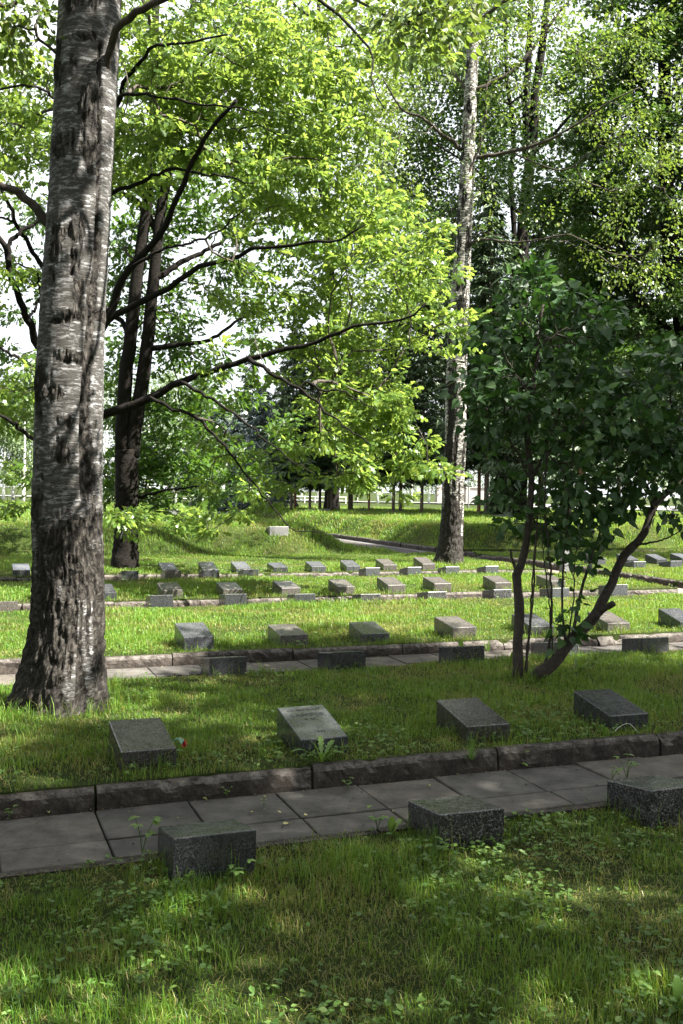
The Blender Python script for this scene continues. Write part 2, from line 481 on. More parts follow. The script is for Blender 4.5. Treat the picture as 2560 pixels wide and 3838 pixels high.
# ------------------------------------------------------------------ the lie of the land
KERB = [5.36, 9.47, 14.05, 18.15]      # front faces of the kerbs, along the row axis v
PATHW = .74
def hz(u, v):
    u, v = np.broadcast_arrays(np.asarray(u, float), np.asarray(v, float))
    z = np.full(u.shape, .02)
    z = np.where(v < 4.62, -.012 + .05 * smooth((4.1 - v) / 1.6), z)
    ks = KERB + [24.0]
    for i, k in enumerate(KERB):
        e = ks[i + 1] - PATHW
        t = (v - k) / (e - k)
        lawn = .115 - (.07, .012, .012, .01)[i] * smooth((t - .12) / .88)
        z = np.where((v >= k + .055) & (v < e), lawn, z)
        z = np.where((v >= k - PATHW - .01) & (v < k + .055), -.05, z)
    z = np.where(v >= 23.26, .09, z)
    lm = .66 * smooth((v - 23.5) / 1.6) * smooth((10.1 - u) / 1.5)
    rm = .62 * smooth((v - 25.35) / 1.15) * smooth((u - 12.62) / 1.1)
    far = smooth((v - 46) / 9)
    z = np.where(v > 23.26, np.maximum(.09 + lm, np.where(u > 12.6, .09 + rm, 0)), z)
    cross = (u > 11.75) & (u < 12.52) & (v < 23.4) | (u > 10.8) & (u < 12.52) & (v >= 23.4) & (v < 46)
    z = np.where(cross, -.05, z)
    plot = (u >= 12.56) & (v < 23.5)
    z = np.where(plot, .13, z)
    z = np.where((u >= 12.5) & (v >= 23.5) & (v < 25.2), -.03, z)
    z = z * (1 - far) + (.35) * far
    und = (fbm(u * .45, v * .45, 3.3, 3) - .5) * .05 + (fbm(u * 2.3, v * 2.3, 1.1, 2) - .5) * .018
    near_path = np.zeros(u.shape)
    for k in KERB:
        near_path = np.maximum(near_path, smooth(1 - np.abs(v - k + .3) / .8))
    return z + und * (1 - .85 * near_path)

def gz(X, Y):
    u, v = w2uv(X, Y)
    return float(hz(u, v))

def build_ground():
    def axis(fine_lo, fine_hi, step, lo, hi, extra=()):
        a = list(np.arange(fine_lo, fine_hi + 1e-6, step))
        x, d = fine_hi, step
        while x < hi:
            d *= 1.25; x += d; a.append(x)
        x, d = fine_lo, step
        while x > lo:
            d *= 1.25; x -= d; a.append(x)
        return np.unique(np.round(np.r_[a, extra], 4))
    vex = []
    for k in KERB:
        for q in (k - PATHW - .012, k - PATHW - .008, k + .053, k + .057): vex.append(q)
    vex += [23.39, 23.41, 23.49, 23.51, 25.19, 25.21]
    va = axis(-1, 50, .22, -120, 620, vex)
    ua = axis(-8, 24, .22, -420, 460, (10.79, 10.81, 11.74, 11.76, 12.515, 12.525, 12.555, 12.565))
    U, Vv = np.meshgrid(ua, va)
    Z = hz(U, Vv)
    X, Y = uv2w(U, Vv)
    V = np.stack([X, Y, Z], -1).reshape(-1, 3)
    nu, nv = len(ua), len(va)
    i = np.arange(nv - 1)[:, None] * nu + np.arange(nu - 1)[None, :]
    q = np.stack([i, i + 1, i + nu + 1, i + nu], -1).reshape(-1, 4)
    o = mesh_obj('ground', V, [q], M['soil'], smooth_shade=False)
    tag(o, kind='structure')
build_ground()

# --------------------------------------------------------------- paths, kerbs
def box_geo(g, u0, u1, v0, v1, z0, z1, bev=.006, a=0.0, jit=0.0):
    """box in row coordinates with a chamfered top"""
    b = bev
    ring = lambda d, z: [(u0 + d, v0 + d, z), (u1 - d, v0 + d, z), (u1 - d, v1 - d, z), (u0 + d, v1 - d, z)]
    P = np.array(ring(0, z0) + ring(0, z1 - b) + ring(b, z1), float)
    if jit:
        P[4:, 2] += (rng.random(8) - .5) * jit
    X, Y = uv2w(P[:, 0], P[:, 1])
    V = np.stack([X, Y, P[:, 2]], 1)
    q = []
    for r in (0, 4):
        for j in range(4):
            q.append((r + j, r + (j + 1) % 4, r + 4 + (j + 1) % 4, r + 4 + j))
    q.append((8, 9, 10, 11))
    g.add(V, [np.array(q)], a)

for k in KERB:
    g = Geo()
    u = -16.0 + .19
    while u < 11.75:
        for v0, v1 in ((k - PATHW, k - PATHW + .252), (k - PATHW + .278, k - .006)):
            u1 = min(u + .490, 11.74)
            box_geo(g, u, u1, v0, v1, -.07, .0 + rng.normal(0, .003), .005, rng.random(), .006)
        u += .5
    tag(g.obj('path', M['slab']), kind='structure')

def kerb_line(p0, p1, h, width, z0=-.08, seg=1.22, side=1):
    """kerb stones in a row from p0 to p1 (u,v), rough chamfered section"""
    g = Geo()
    p0, p1 = np.array(p0, float), np.array(p1, float)
    L = np.linalg.norm(p1 - p0)
    d = (p1 - p0) / L
    nrm = np.array([-d[1], d[0]]) * side
    s = -rng.random() * .4
    while s < L:
        a, b = max(s + .007, 0), min(s + seg - .007, L)
        s += seg
        if b - a < .05: continue
        n = max(2, int((b - a) / .025))
        t = np.linspace(a, b, n)
        hh = h + rng.normal(0, .009)
        off = rng.normal(0, .008)
        sec = np.array([(0, z0), (0.004, .2 * hh), (.007, .45 * hh), (0.012, hh - .035), (.018, hh - .020), (.028, hh - .008), (.042, hh - .001), (width * .6, hh), (width - .012, hh - .003), (width, hh - .02), (width, z0)])
        P = p0[None, None] + d * t[:, None, None] + nrm * (sec[None, :, 0:1] + off)
        Z = np.broadcast_to(sec[None, :, 1], P.shape[:2]).copy()
        X, Y = uv2w(P[..., 0], P[..., 1])
        nz = fbm(X * 17, Y * 17, Z * 17, 4) - .5
        chip = np.clip(fbm(X * 5 + 9, Y * 5, Z * 5, 2) - .62, 0, 1)
        w_ = np.array([0, .6, 1, 1.3, 1.5, 1.5, 1.1, .6, .5, .5, 0])
        nX, nY = uv2w(nrm[0], nrm[1])
        dd = (nz * .026 + chip * .14) * w_
        X, Y, Z = X + nX * np.abs(dd) * .8, Y + nY * np.abs(dd) * .8, Z - chip * .12 * w_ * (Z > 0) + nz * .008 * w_
        V = np.stack([X, Y, Z], -1).reshape(-1, 3)
        m_ = len(sec)
        i = np.arange(n - 1)[:, None] * m_ + np.arange(m_ - 1)[None, :]
        q = np.stack([i, i + m_, i + m_ + 1, i + 1], -1).reshape(-1, 4)
        if side < 0: q = q[:, ::-1]
        c0 = np.arange(m_)[None, :]
        fs = [q[:, ::-1], ]
        g.add(V, fs, rng.random())
        g.add(V[:m_], [c0], 0); g.add(V[-m_:], [c0[:, ::-1]], 0)
    return tag(g.obj('kerb', M['kerb'], sm=False), kind='structure')

for k in KERB:
    kerb_line((-16, k), (11.7, k), .112, .10)
for k in KERB[:1]:
    g = Geo()   # thin edging flush with the near side of the first path
    u = -3.0
    while u < 11:
        box_geo(g, u, u + .99, k - PATHW - .055, k - PATHW - .008, -.1, .006 + rng.normal(0, .003), .008, .2, .006)
        u += 1.0
    tag(g.obj('kerb', M['kerb']), kind='structure')
kerb_line((12.5, -6), (12.5, 23.4), .155, .14, side=-1)
kerb_line((12.5, 23.42), (22, 23.42), .15, .14, side=-1)
kerb_line((12.5, 25.2), (12.5, 46), .16, .14, side=-1)

def sheet(name, quad, z, mat, n=30, kind='structure'):
    (u0, v0), (u1, v1) = quad
    U, Vv = np.meshgrid(np.linspace(u0, u1, max(2, int(abs(u1 - u0) / .3) + 2)), np.linspace(v0, v1, max(2, int(abs(v1 - v0) / .3) + 2)))
    Z = z + (fbm(U * 1.5, Vv * 1.5, 4.4, 3) - .5) * .02
    X, Y = uv2w(U, Vv)
    nu, nv = U.shape[1], U.shape[0]
    i = np.arange(nv - 1)[:, None] * nu + np.arange(nu - 1)[None, :]
    q = np.stack([i, i + 1, i + nu + 1, i + nu], -1).reshape(-1, 4)
    return tag(mesh_obj(name, np.stack([X, Y, Z], -1).reshape(-1, 3), [q], mat, smooth_shade=True), kind=kind)
sheet('path', ((11.7, -6), (12.53, 23.4)), .012, M['pinkgravel'])
sheet('path', ((10.75, 23.4), (12.14, 46)), .02, M['asphalt'])
sheet('path', ((12.14, 25.2), (12.53, 46)), .026, M['greystrip'])
sheet('path', ((12.14, 23.4), (30, 25.25)), .022, M['dirt'])
# far pale road and car park
def wsheet(name, x0, x1, y0, y1, z, mat):
    V = np.array([(x0, y0, z), (x1, y0, z), (x1, y1, z), (x0, y1, z)])
    return tag(mesh_obj(name, V, [np.array([[0, 1, 2, 3]])], mat), kind='structure')
wsheet('road', -120, 160, 113, 121, .47, M['paleroad'])
wsheet('road', 16, 42, 88, 113.0, .466, M['paleroad'])

# ------------------------------------------------------------------ gravestones
def wedge(w, d, hn, hf, bev=.006):
    """block, origin at the middle of its near bottom edge; near face height hn, far face height hf; sunk 6 cm"""
    z0 = -.08
    b = bev
    def corners(dx, zt):
        return [(-w / 2 + dx, dx, zt(dx)), (w / 2 - dx, dx, zt(dx)), (w / 2 - dx, d - dx, zt(d - dx)), (-w / 2 + dx, d - dx, zt(d - dx))]
    top = lambda y: hn + (hf - hn) * y / d
    bot = [(-w / 2, 0, z0), (w / 2, 0, z0), (w / 2, d, z0), (-w / 2, d, z0)]
    V = bot + corners(0, lambda y: top(y) - b) + corners(b * .35, lambda y: top(y) - b * .3) + corners(b, top)
    q = []
    for r in (0, 4, 8):
        for j in range(4):
            q.append((r + j, r + (j + 1) % 4, r + 4 + (j + 1) % 4, r + 4 + j))
    q += [(12, 13, 14, 15)]
    return np.array(V), np.array(q)

STONES = []
def stone(u, v, hn, hf, label, mat, w=.30, d=.45, z=None, rot=0.0, group=None, tilt=0.0, lz=0.0):
    X, Y = uv2w(u, v)
    zz = (float(hz(u, v)) if z is None else z)
    V, q = wedge(w, d, hn - zz, hf - zz)
    o = mesh_obj('gravestone', V, [q], M[mat])
    o.location = (X, Y, zz)
    o.rotation_euler = (0, tilt, PSI + rot)
    tag(o, label, 'gravestone', group)
    STONES.append((X, Y, u, v, w, d, rot))
    return o

def text_mesh(cu, parent):
    t = bpy.data.objects.new('inscription', cu)
    COL.objects.link(t)
    me = bpy.data.meshes.new_from_object(t.evaluated_get(bpy.context.evaluated_depsgraph_get()))
    bpy.data.objects.remove(t)
    me.name = 'inscription'
    return link(bpy.data.objects.new('inscription', me), parent)

GR = {'A': 'gravestones of the nearest row, turned away', 'B': 'gravestones above the nearest kerb', 'C': 'turned-away gravestones along the second path',
      'D': 'gravestones above the second kerb', 'E': 'turned-away gravestones along the third path', 'F': 'gravestones above the third kerb',
      'G': 'turned-away gravestones along the fourth path', 'H': 'gravestones in the farthest row of the lawn', 'J': 'gravestones in the shaded plot on the right'}
# A: backs towards the camera, by the near edge of the path
stone(1.065, 4.25, .195, .13, 'bluish dark granite block gravestone on the near edge of the slab path, nearest of all', 'gran_dark', .37, .36, 0, group=GR['A'])
stone(2.345, 4.25, .165, .122, 'speckled granite block gravestone with pale flecks, middle of the nearest row', 'gran_fleck', .345, .38, 0, group=GR['A'], rot=-.02)
stone(3.55, 4.22, .18, .13, 'dark granite block gravestone cut by the right edge, nearest row', 'gran_fleck', .34, .38, 0, group=GR['A'])
# B
B = []
for u, hn, hf, mat, lab, rt in (
        (1.015, .232, .312, 'gran_shade', 'mottled grey gravestone with a red cloth flower leaning at its right side', .02),
        (2.07, .222, .325, 'gran_slate', 'tilted bluish gravestone with a cut surname and a dandelion growing at its front', .03),
        (3.195, .222, .306, 'gran_shade', 'brownish polished gravestone just left of the dock leaves on the near kerb', .0),
        (4.285, .218, .305, 'gran_dark', 'dark polished gravestone beside the white curled stalk, below the lilac', -.01)):
    B.append(stone(u, 5.6, hn, hf, lab, mat, .31, .44, group=GR['B'], rot=rt))
# C
for u, w, mat, lab in (
        (.98, .3, 'gran_grey', 'grey gravestone almost hidden behind the right foot of the big birch trunk'),
        (2.26, .34, 'gran_dark', 'dark turned-away gravestone on the second path, nearest right of the big birch'),
        (3.42, .36, 'gran_dark', 'dark turned-away gravestone on the second path, second right of the big birch'),
        (4.70, .33, 'gran_fleck', 'flecked turned-away gravestone on the second path, just left of the lilac stems'),
        (5.79, .34, 'gran_grey', 'turned-away grey gravestone partly hidden behind the two lilac stems'),
        (6.93, .33, 'gran_grey', 'turned-away blue-grey gravestone on the second path, right of the leaning lilac trunk')):
    stone(u, 8.65, .206, .15, lab, mat, w, .36, group=GR['C'], rot=rng.normal(0, .02))
# D
for u, hn, hf, mat, lab in (
        (2.235, .241, .325, 'gran_grey', 'tall dark grey gravestone standing alone on the left above the second kerb'),
        (3.23, .222, .276, 'gran_brown', 'low brownish gravestone above the second kerb, second from the big birch'),
        (4.155, .2, .274, 'gran_grey', 'greyish green topped gravestone above the second kerb, third from the big birch'),
        (5.21, .235, .300, 'gran_brown', 'gravestone with tall grass at its front, just left of the lilac'),
        (6.20, .213, .303, 'gran_grey', 'gravestone seen between the left and the leaning lilac stem above the second kerb'),
        (7.24, .215, .3, 'gran_brown', 'pale topped gravestone seen right behind the cut lilac stub'),
        (8.28, .2, .309, 'gran_dark', 'gravestone cut by the right edge above the second kerb')):
    stone(u, 9.7, hn, hf, lab, mat, .30, .43, group=GR['D'], rot=rng.normal(0, .02))
# E
for u, hn, mat, lab in (
        (.57, .224, 'gran_brown', 'pale turned-away gravestone at the left edge, left of the big birch'),
        (2.57, .262, 'gran_dark', 'dark flecked turned-away gravestone on the third path, nearest right of the birch trunk'),
        (3.60, .255, 'gran_dark', 'dark flecked turned-away gravestone on the third path, second right of the birch trunk'),
        (4.61, .235, 'gran_dark', 'dark flecked turned-away gravestone on the third path, third right of the birch trunk'),
        (5.64, .21, 'gran_fleck', 'half-lit turned-away gravestone on the third path, in the middle of the picture'),
        (6.72, .222, 'gran_fleck', 'turned-away gravestone with one dark and one pale side, straight below the white-barked birch'),
        (7.84, .233, 'gran_fleck', 'turned-away gravestone on the third path, just left of the upright lilac stem'),
        (8.89, .236, 'gran_grey', 'turned-away gravestone on the third path, seen between thin lilac shoots'),
        (10.0, .27, 'gran_grey', 'turned-away pale gravestone at the right end of the third path, behind the leaning lilac')):
    stone(u, 13.4, hn, hn - .05, lab, mat, .31, .36, group=GR['E'], rot=rng.normal(0, .02), z=.0)
# F
for u, hn, hf, mat, lab in (
        (1.1, .223, .3, 'gran_grey', 'gravestone peeping out at the left of the big birch trunk above the third kerb'),
        (1.95, .214, .3, 'gran_dark', 'gravestone half hidden behind the right of the big birch trunk above the third kerb'),
        (2.9, .234, .303, 'gran_brown', 'sun-dappled gravestone above the third kerb, first one clear of the birch trunk'),
        (3.8, .224, .291, 'gran_brown', 'sun-dappled gravestone with faint writing above the third kerb, second clear of the birch trunk'),
        (4.7, .23, .30, 'gran_brown', 'sunlit brownish gravestone above the third kerb, third clear of the birch trunk'),
        (5.6, .233, .31, 'gran_brown', 'sunlit brownish gravestone above the third kerb, fourth clear of the birch trunk'),
        (6.46, .241, .331, 'gran_brown', 'sunlit gravestone above the third kerb, left of the white-barked birch'),
        (7.27, .25, .322, 'gran_brown', 'sunlit gravestone above the third kerb, just right of the foot of the white-barked birch'),
        (8.38, .245, .323, 'gran_brown', 'sunlit gravestone above the third kerb, left of the upright lilac stem'),
        (9.42, .258, .321, 'gran_brown', 'gravestone above the third kerb seen behind the thin lilac stems')):
    stone(u, 14.3, hn, hf, lab, mat, .30, .43, group=GR['F'], rot=rng.normal(0, .02))
# G
for u, mat, lab in (
        (2.78, 'gran_grey', 'low turned-away gravestone right at the foot of the twin-stemmed dark tree'),
        (3.53, 'gran_brown', 'turned-away pale gravestone on the fourth path, first right of the twin-stemmed tree'),
        (4.22, 'gran_dark', 'turned-away dark gravestone on the fourth path, second right of the twin-stemmed tree'),
        (4.95, 'gran_dark', 'turned-away dark gravestone on the fourth path, third right of the twin-stemmed tree'),
        (7.36, 'gran_grey', 'turned-away gravestone on the fourth path, third one left of the white-barked birch'),
        (8.23, 'gran_grey', 'turned-away gravestone on the fourth path, just below the tall last stone of the far row'),
        (9.05, 'gran_grey', 'turned-away gravestone lying in front of the foot of the white-barked birch'),
        (9.93, 'gran_grey', 'turned-away low gravestone right of the white-barked birch, near the path corner')):
    stone(u, 17.4, .262, .2, lab, mat, .29, .36, group=GR['G'], rot=rng.normal(0, .02), z=.0)
# H
for u, hn, hf, mat, lab in (
        (1.05, .215, .298, 'gran_grey', 'pale sunlit gravestone far on the left, left of the big birch trunk'),
        (3.68, .19, .289, 'gran_dark', 'dark gravestone of the far row, first right of the twin-stemmed tree'),
        (4.44, .185, .297, 'gran_dark', 'sun-speckled gravestone of the far row, second right of the twin-stemmed tree'),
        (5.09, .2, .295, 'gran_grey', 'bluish gravestone of the far row, third right of the twin-stemmed tree'),
        (5.83, .215, .267, 'gran_dark', 'low dark-fronted gravestone of the far row, fourth right of the twin-stemmed tree'),
        (6.61, .215, .286, 'gran_grey', 'bluish gravestone of the far row, fifth right of the twin-stemmed tree'),
        (7.36, .215, .305, 'gran_grey', 'bluish gravestone of the far row, third one left of the white-barked birch'),
        (8.16, .23, .32, 'gran_brown', 'brownish gravestone of the far row, second one left of the white-barked birch'),
        (9.03, .24, .35, 'gran_brown', 'tallest gravestone of the far row, right beside the white-barked birch')):
    stone(u, 18.4, hn, hf, lab, mat, .29, .43, group=GR['H'], rot=rng.normal(0, .025))
# the shaded plot beyond the cross path
for u, v, hn, hf, mat, lab in (
        (13.55, 18.9, .25, .32, 'gran_grey', 'gravestone in the shaded plot, half hidden by the lower lilac leaves'),
        (14.45, 18.9, .22, .32, 'gran_dark', 'dark gravestone in the shaded plot, close right of the leaning lilac trunk'),
        (15.27, 18.9, .21, .31, 'gran_dark', 'dark gravestone in the shaded plot, second right of the leaning lilac trunk'),
        (15.98, 18.9, .24, .32, 'gran_dark', 'dark gravestone in the shaded plot, cut by the right edge'),
        (13.95, 18.0, .24, .18, 'gran_grey', 'turned-away grey gravestone at the front of the shaded plot, left of two'),
        (14.93, 18.0, .245, .18, 'gran_grey', 'turned-away grey gravestone at the front of the shaded plot, right of two')):
    stone(u, v, hn + .03, hf + .03, lab, mat, .31, .40, group=GR['J'], rot=rng.normal(0, .03))
# memorial blocks on the left mound
def mound_block(px, py, Y, w, h, label, d=.45, text=None):
    p = D(px, py, Y)
    z = gz(p[0], p[1])
    V, q = wedge(w, d, h, h - .05, .01)
    o = mesh_obj('memorial_block', V, [q], M['gran_pale'])
    o.location = (p[0], p[1], z); o.rotation_euler = (0, 0, PSI)
    tag(o, label, 'memorial stone', 'memorial blocks on the grassy mound')
    if text:
        cu = bpy.data.curves.new('inscription', 'FONT')
        cu.body = text; cu.size = .16; cu.extrude = .001; cu.align_x = 'CENTER'
        cu.materials.append(M['metal'])
        t = text_mesh(cu, o)
        t.location = (.1, -.004, h - .16); t.rotation_euler = (math.pi / 2, 0, 0)
    return o
mound_block(487, 1199, 27.5, .44, .30, 'pale grey memorial block with number on the grassy mound, under hanging oak leaves', text='103')
mound_block(397, 1188, 32, .30, .26, 'small pale memorial block far back on the grassy mound, behind oak leaves')
mound_block(640, 1211, 25.6, .50, .24, 'grey memorial block at the right end of the grassy mound, under the bare oak twig')
def far_slab(px, py, Y, w, label):
    p = D(px, py, Y)
    V, q = wedge(w, .5, .14, .12, .01)
    o = mesh_obj('memorial_block', V, [q], M['gran_pale'])
    o.location = (p[0], p[1], gz(p[0], p[1])); o.rotation_euler = (0, 0, PSI)
    tag(o, label, 'memorial stone', 'low slabs under the spruces')
far_slab(732, 1170, 46, 1.1, 'low pale slab lying between the spruce trunks')
far_slab(818, 1173, 46, 1.0, 'low grey slab lying at the foot of the paired dark trunks')
far_slab(911, 1171, 45, .9, 'low grey slab lying just left of the white-barked birch under the spruces')
far_slab(1165, 1187, 40, 1.0, 'low grey slab lying beside the small young spruce')
# pale upright stone in the shaded plot
p = D(1302, 1289, 20.4)
V, q = wedge(.15, .15, .50, .50, .012)
V[4:, 0] *= .8
o = mesh_obj('stone_post', V, [q], M['gran_pale']); o.location = (p[0], p[1], gz(p[0], p[1])); o.rotation_euler = (0, 0, PSI)
tag(o, 'pale upright stone post standing behind the lilac shoots by the path corner', 'stone post')

def put_text(st, lines, hn, hf, d, z0):
    """lettering lying on the sloping top face of a gravestone"""
    s = math.atan2(hf - hn, d)
    for body, size, y in lines:
        cu = bpy.data.curves.new('inscription', 'FONT')
        cu.body = body; cu.size = size; cu.align_x = 'CENTER'; cu.extrude = .0005
        cu.materials.append(M['cut'])
        o = text_mesh(cu, st)
        o.location = (0, y, hn - z0 + (hf - hn) * y / d + .0012)
        o.rotation_euler = (s, 0, 0)
z0 = B[1].location.z
put_text(B[1], [('МЛ. ЛЕЙТЕНАНТ', .027, .37), ('САВЕРОВ', .048, .295), ('А. М.', .036, .24), ('1942', .036, .075)], .222, .325, .44, z0)

# ------------------------------------------------------------------ leaves
T_OAK = (np.array([(0, .03, 0), (0, -.03, 0), (.2, .15, .02), (.2, -.15, .02), (.32, .08, .03), (.32, -.08, .03), (.52, .27, .04), (.52, -.27, .04),
                   (.64, .13, .03), (.64, -.13, .03), (.82, .23, .0), (.82, -.23, .0), (1, .06, -.05), (1, -.06, -.05)]),
         np.array([(0, 1, 3, 2), (2, 3, 5, 4), (4, 5, 7, 6), (6, 7, 9, 8), (8, 9, 11, 10), (10, 11, 13, 12)]))
T_HEART = (np.array([(0, 0, 0), (-.06, .2, .03), (.1, .37, .06), (.35, .38, .06), (.62, .24, .02), (1, 0, -.08), (.62, -.24, .02), (.35, -.38, .06), (.1, -.37, .06), (-.06, -.2, .03), (.35, 0, -.02), (.65, 0, -.03)]),
           np.array([(0, 10, 2, 1), (10, 11, 4, 3), (10, 3, 2, 2), (11, 5, 4, 4), (0, 9, 8, 10), (10, 7, 6, 11), (10, 8, 7, 7), (11, 6, 5, 5)]))
T_SMALL = (np.array([(0, 0, 0), (.4, .34, .07), (1, 0, -.04), (.4, -.34, .07)]), np.array([(0, 1, 2, 3)]))
T_MID = (np.array([(0, 0, 0), (.15, .25, .05), (.5, .36, .07), (1, 0, -.06), (.5, -.36, .07), (.15, -.25, .05)]), np.array([(0, 3, 2, 1), (0, 5, 4, 3)]))
T_NEED = (np.array([(0, .14, 0), (0, -.14, 0), (1, -.05, -.06), (1, .05, -.06)]), np.array([(0, 1, 2, 3)]))

def fix_tri(F):
    """split degenerate quads into triangles"""
    t = F[F[:, 2] == F[:, 3]][:, :3]
    q = F[F[:, 2] != F[:, 3]]
    return [x for x in (q, t) if len(x)]

def unit(a):
    return a / (np.linalg.norm(a, axis=-1, keepdims=True) + 1e-9)

def leaf_mesh(name, P, Dr, Nn, S, tmpl, mat, parent=None, rnd=None):
    V, F = tmpl
    d = unit(Dr)
    b = unit(np.cross(Nn, d))
    n = np.cross(d, b)
    k = len(V)
    W = (P[:, None, :] + S[:, None, None] * (V[None, :, 0:1] * d[:, None] + V[None, :, 1:2] * b[:, None] + V[None, :, 2:3] * n[:, None]))
    m = len(P)
    faces = [(f[None] + (np.arange(m) * k)[:, None, None]).reshape(-1, f.shape[1]) for f in fix_tri(F)]
    r = rng.random(m) if rnd is None else rnd
    return mesh_obj(name, W.reshape(-1, 3), faces, mat, parent, False, {'rnd': np.repeat(r, k)})

def blob_clusters(blobs, per, seed=None):
    """blobs: (x, y, z, rx, ry, rz) -> cluster centres spread through each blob"""
    out = []
    for bx in blobs:
        c, r = np.array(bx[:3]), np.array(bx[3:6])
        n = bx[6] if len(bx) > 6 else per
        d = unit(rng.normal(size=(n, 3)))
        out.append(c + d * r * (rng.random((n, 1)) ** .45))
    return np.vstack(out)

def skeleton(nodes, plen, C, bf=.35, maxlen=None):
    """attach cluster centres to the growing skeleton (balanced spanning tree). returns parent index per cluster"""
    pts = [np.array(p) for p in nodes]
    n0 = len(nodes)
    allp = np.vstack([nodes, C])
    pl = np.r_[plen, np.full(len(C), 1e9)]
    par = np.full(len(C), -1)
    order_cost = np.full(len(C), np.inf)
    best = np.full(len(C), -1)
    for j in range(n0):
        dd = np.linalg.norm(C - allp[j], axis=1)
        cost = dd + bf * pl[j]
        m = cost < order_cost
        order_cost[m] = cost[m]; best[m] = j
    done = np.zeros(len(C), bool)
    seq = []
    for _ in range(len(C)):
        c = np.where(done, np.inf, order_cost)
        i = int(np.argmin(c))
        done[i] = True
        par[i] = best[i]
        seq.append(i)
        pl[n0 + i] = pl[best[i]] + np.linalg.norm(C[i] - allp[best[i]])
        dd = np.linalg.norm(C - C[i], axis=1)
        cost = dd + bf * pl[n0 + i]
        m = (cost < order_cost) & ~done
        order_cost[m] = cost[m]; best[m] = n0 + i
    return par, seq, allp, n0

def twigs(g, nodes, plen, C, r0=.0035, bf=.35, k=5, sag=.08, rmax=.06):
    par, seq, allp, n0 = skeleton(nodes, plen, C, bf)
    cnt = np.ones(len(C))
    for i in reversed(seq):
        if par[i] >= n0: cnt[par[i] - n0] += cnt[i]
    dirs = np.zeros((len(C), 3))
    for i in seq:
        a, b = allp[par[i]], C[i]
        L = np.linalg.norm(b - a)
        dirs[i] = (b - a) / (L + 1e-9)
        nseg = 3 if L < .5 else 5
        t = np.linspace(0, 1, nseg + 1)[:, None]
        off = rng.normal(size=3) * L * .10
        off[2] += L * sag
        P = a + (b - a) * t + np.sin(np.pi * t) * off + rng.normal(size=(nseg + 1, 3)) * L * .025 * np.sin(np.pi * t)
        r1 = min(r0 * math.sqrt(cnt[i]), rmax)
        r2 = r1 * .8
        g.tube(P, np.linspace(r1, r2, nseg + 1), k, cap=False)
    return dirs

def trunk_nodes(paths):
    """sampled skeleton nodes with path length for each traced limb"""
    P, L = [], []
    for p, l0 in paths:
        d = np.r_[0, np.cumsum(np.linalg.norm(np.diff(p, axis=0), axis=1))]
        P.append(p); L.append(d + l0)
    return np.vstack(P), np.concatenate(L)

def cluster_leaves(C, dirs, n, spread, size, flat=.5, up=.8, jn=.6, droop=.15, sv=.25):
    m = len(C)
    k = rng.poisson(n, m)
    idx = np.repeat(np.arange(m), k)
    d = unit(rng.normal(size=(len(idx), 3)))
    r = spread * rng.random((len(idx), 1)) ** .6
    off = d * r
    off[:, 2] *= flat
    P = C[idx] + off + dirs[idx] * spread * .25
    Dr = unit(off / spread + dirs[idx] * .5 + rng.normal(size=(len(idx), 3)) * .35)
    Dr[:, 2] -= droop
    Nn = np.array([0, 0, up]) + rng.normal(size=(len(idx), 3)) * jn
    S = size * (1 + sv * rng.normal(size=len(idx)))
    S = np.clip(S, size * .4, size * 1.7)
    return P, Dr, Nn, S

def limb(g, pts, r0, r1, n=24, k=8, jit=.15, wig=.012):
    P = smoothpath(pts, n)
    P[1:] += rng.normal(size=(n - 1, 3)) * wig
    t = np.linspace(0, 1, n)
    g.tube(P, r0 + (r1 - r0) * t ** .8, k, True, jit)
    return P

def DP(pts, Y, Y2=None):
    """traced points -> 3D, depth running from Y to Y2"""
    Y2 = Y if Y2 is None else Y2
    n = len(pts)
    return np.array([D(x, y, Y + (Y2 - Y) * i / max(1, n - 1)) for i, (x, y) in enumerate(pts)])

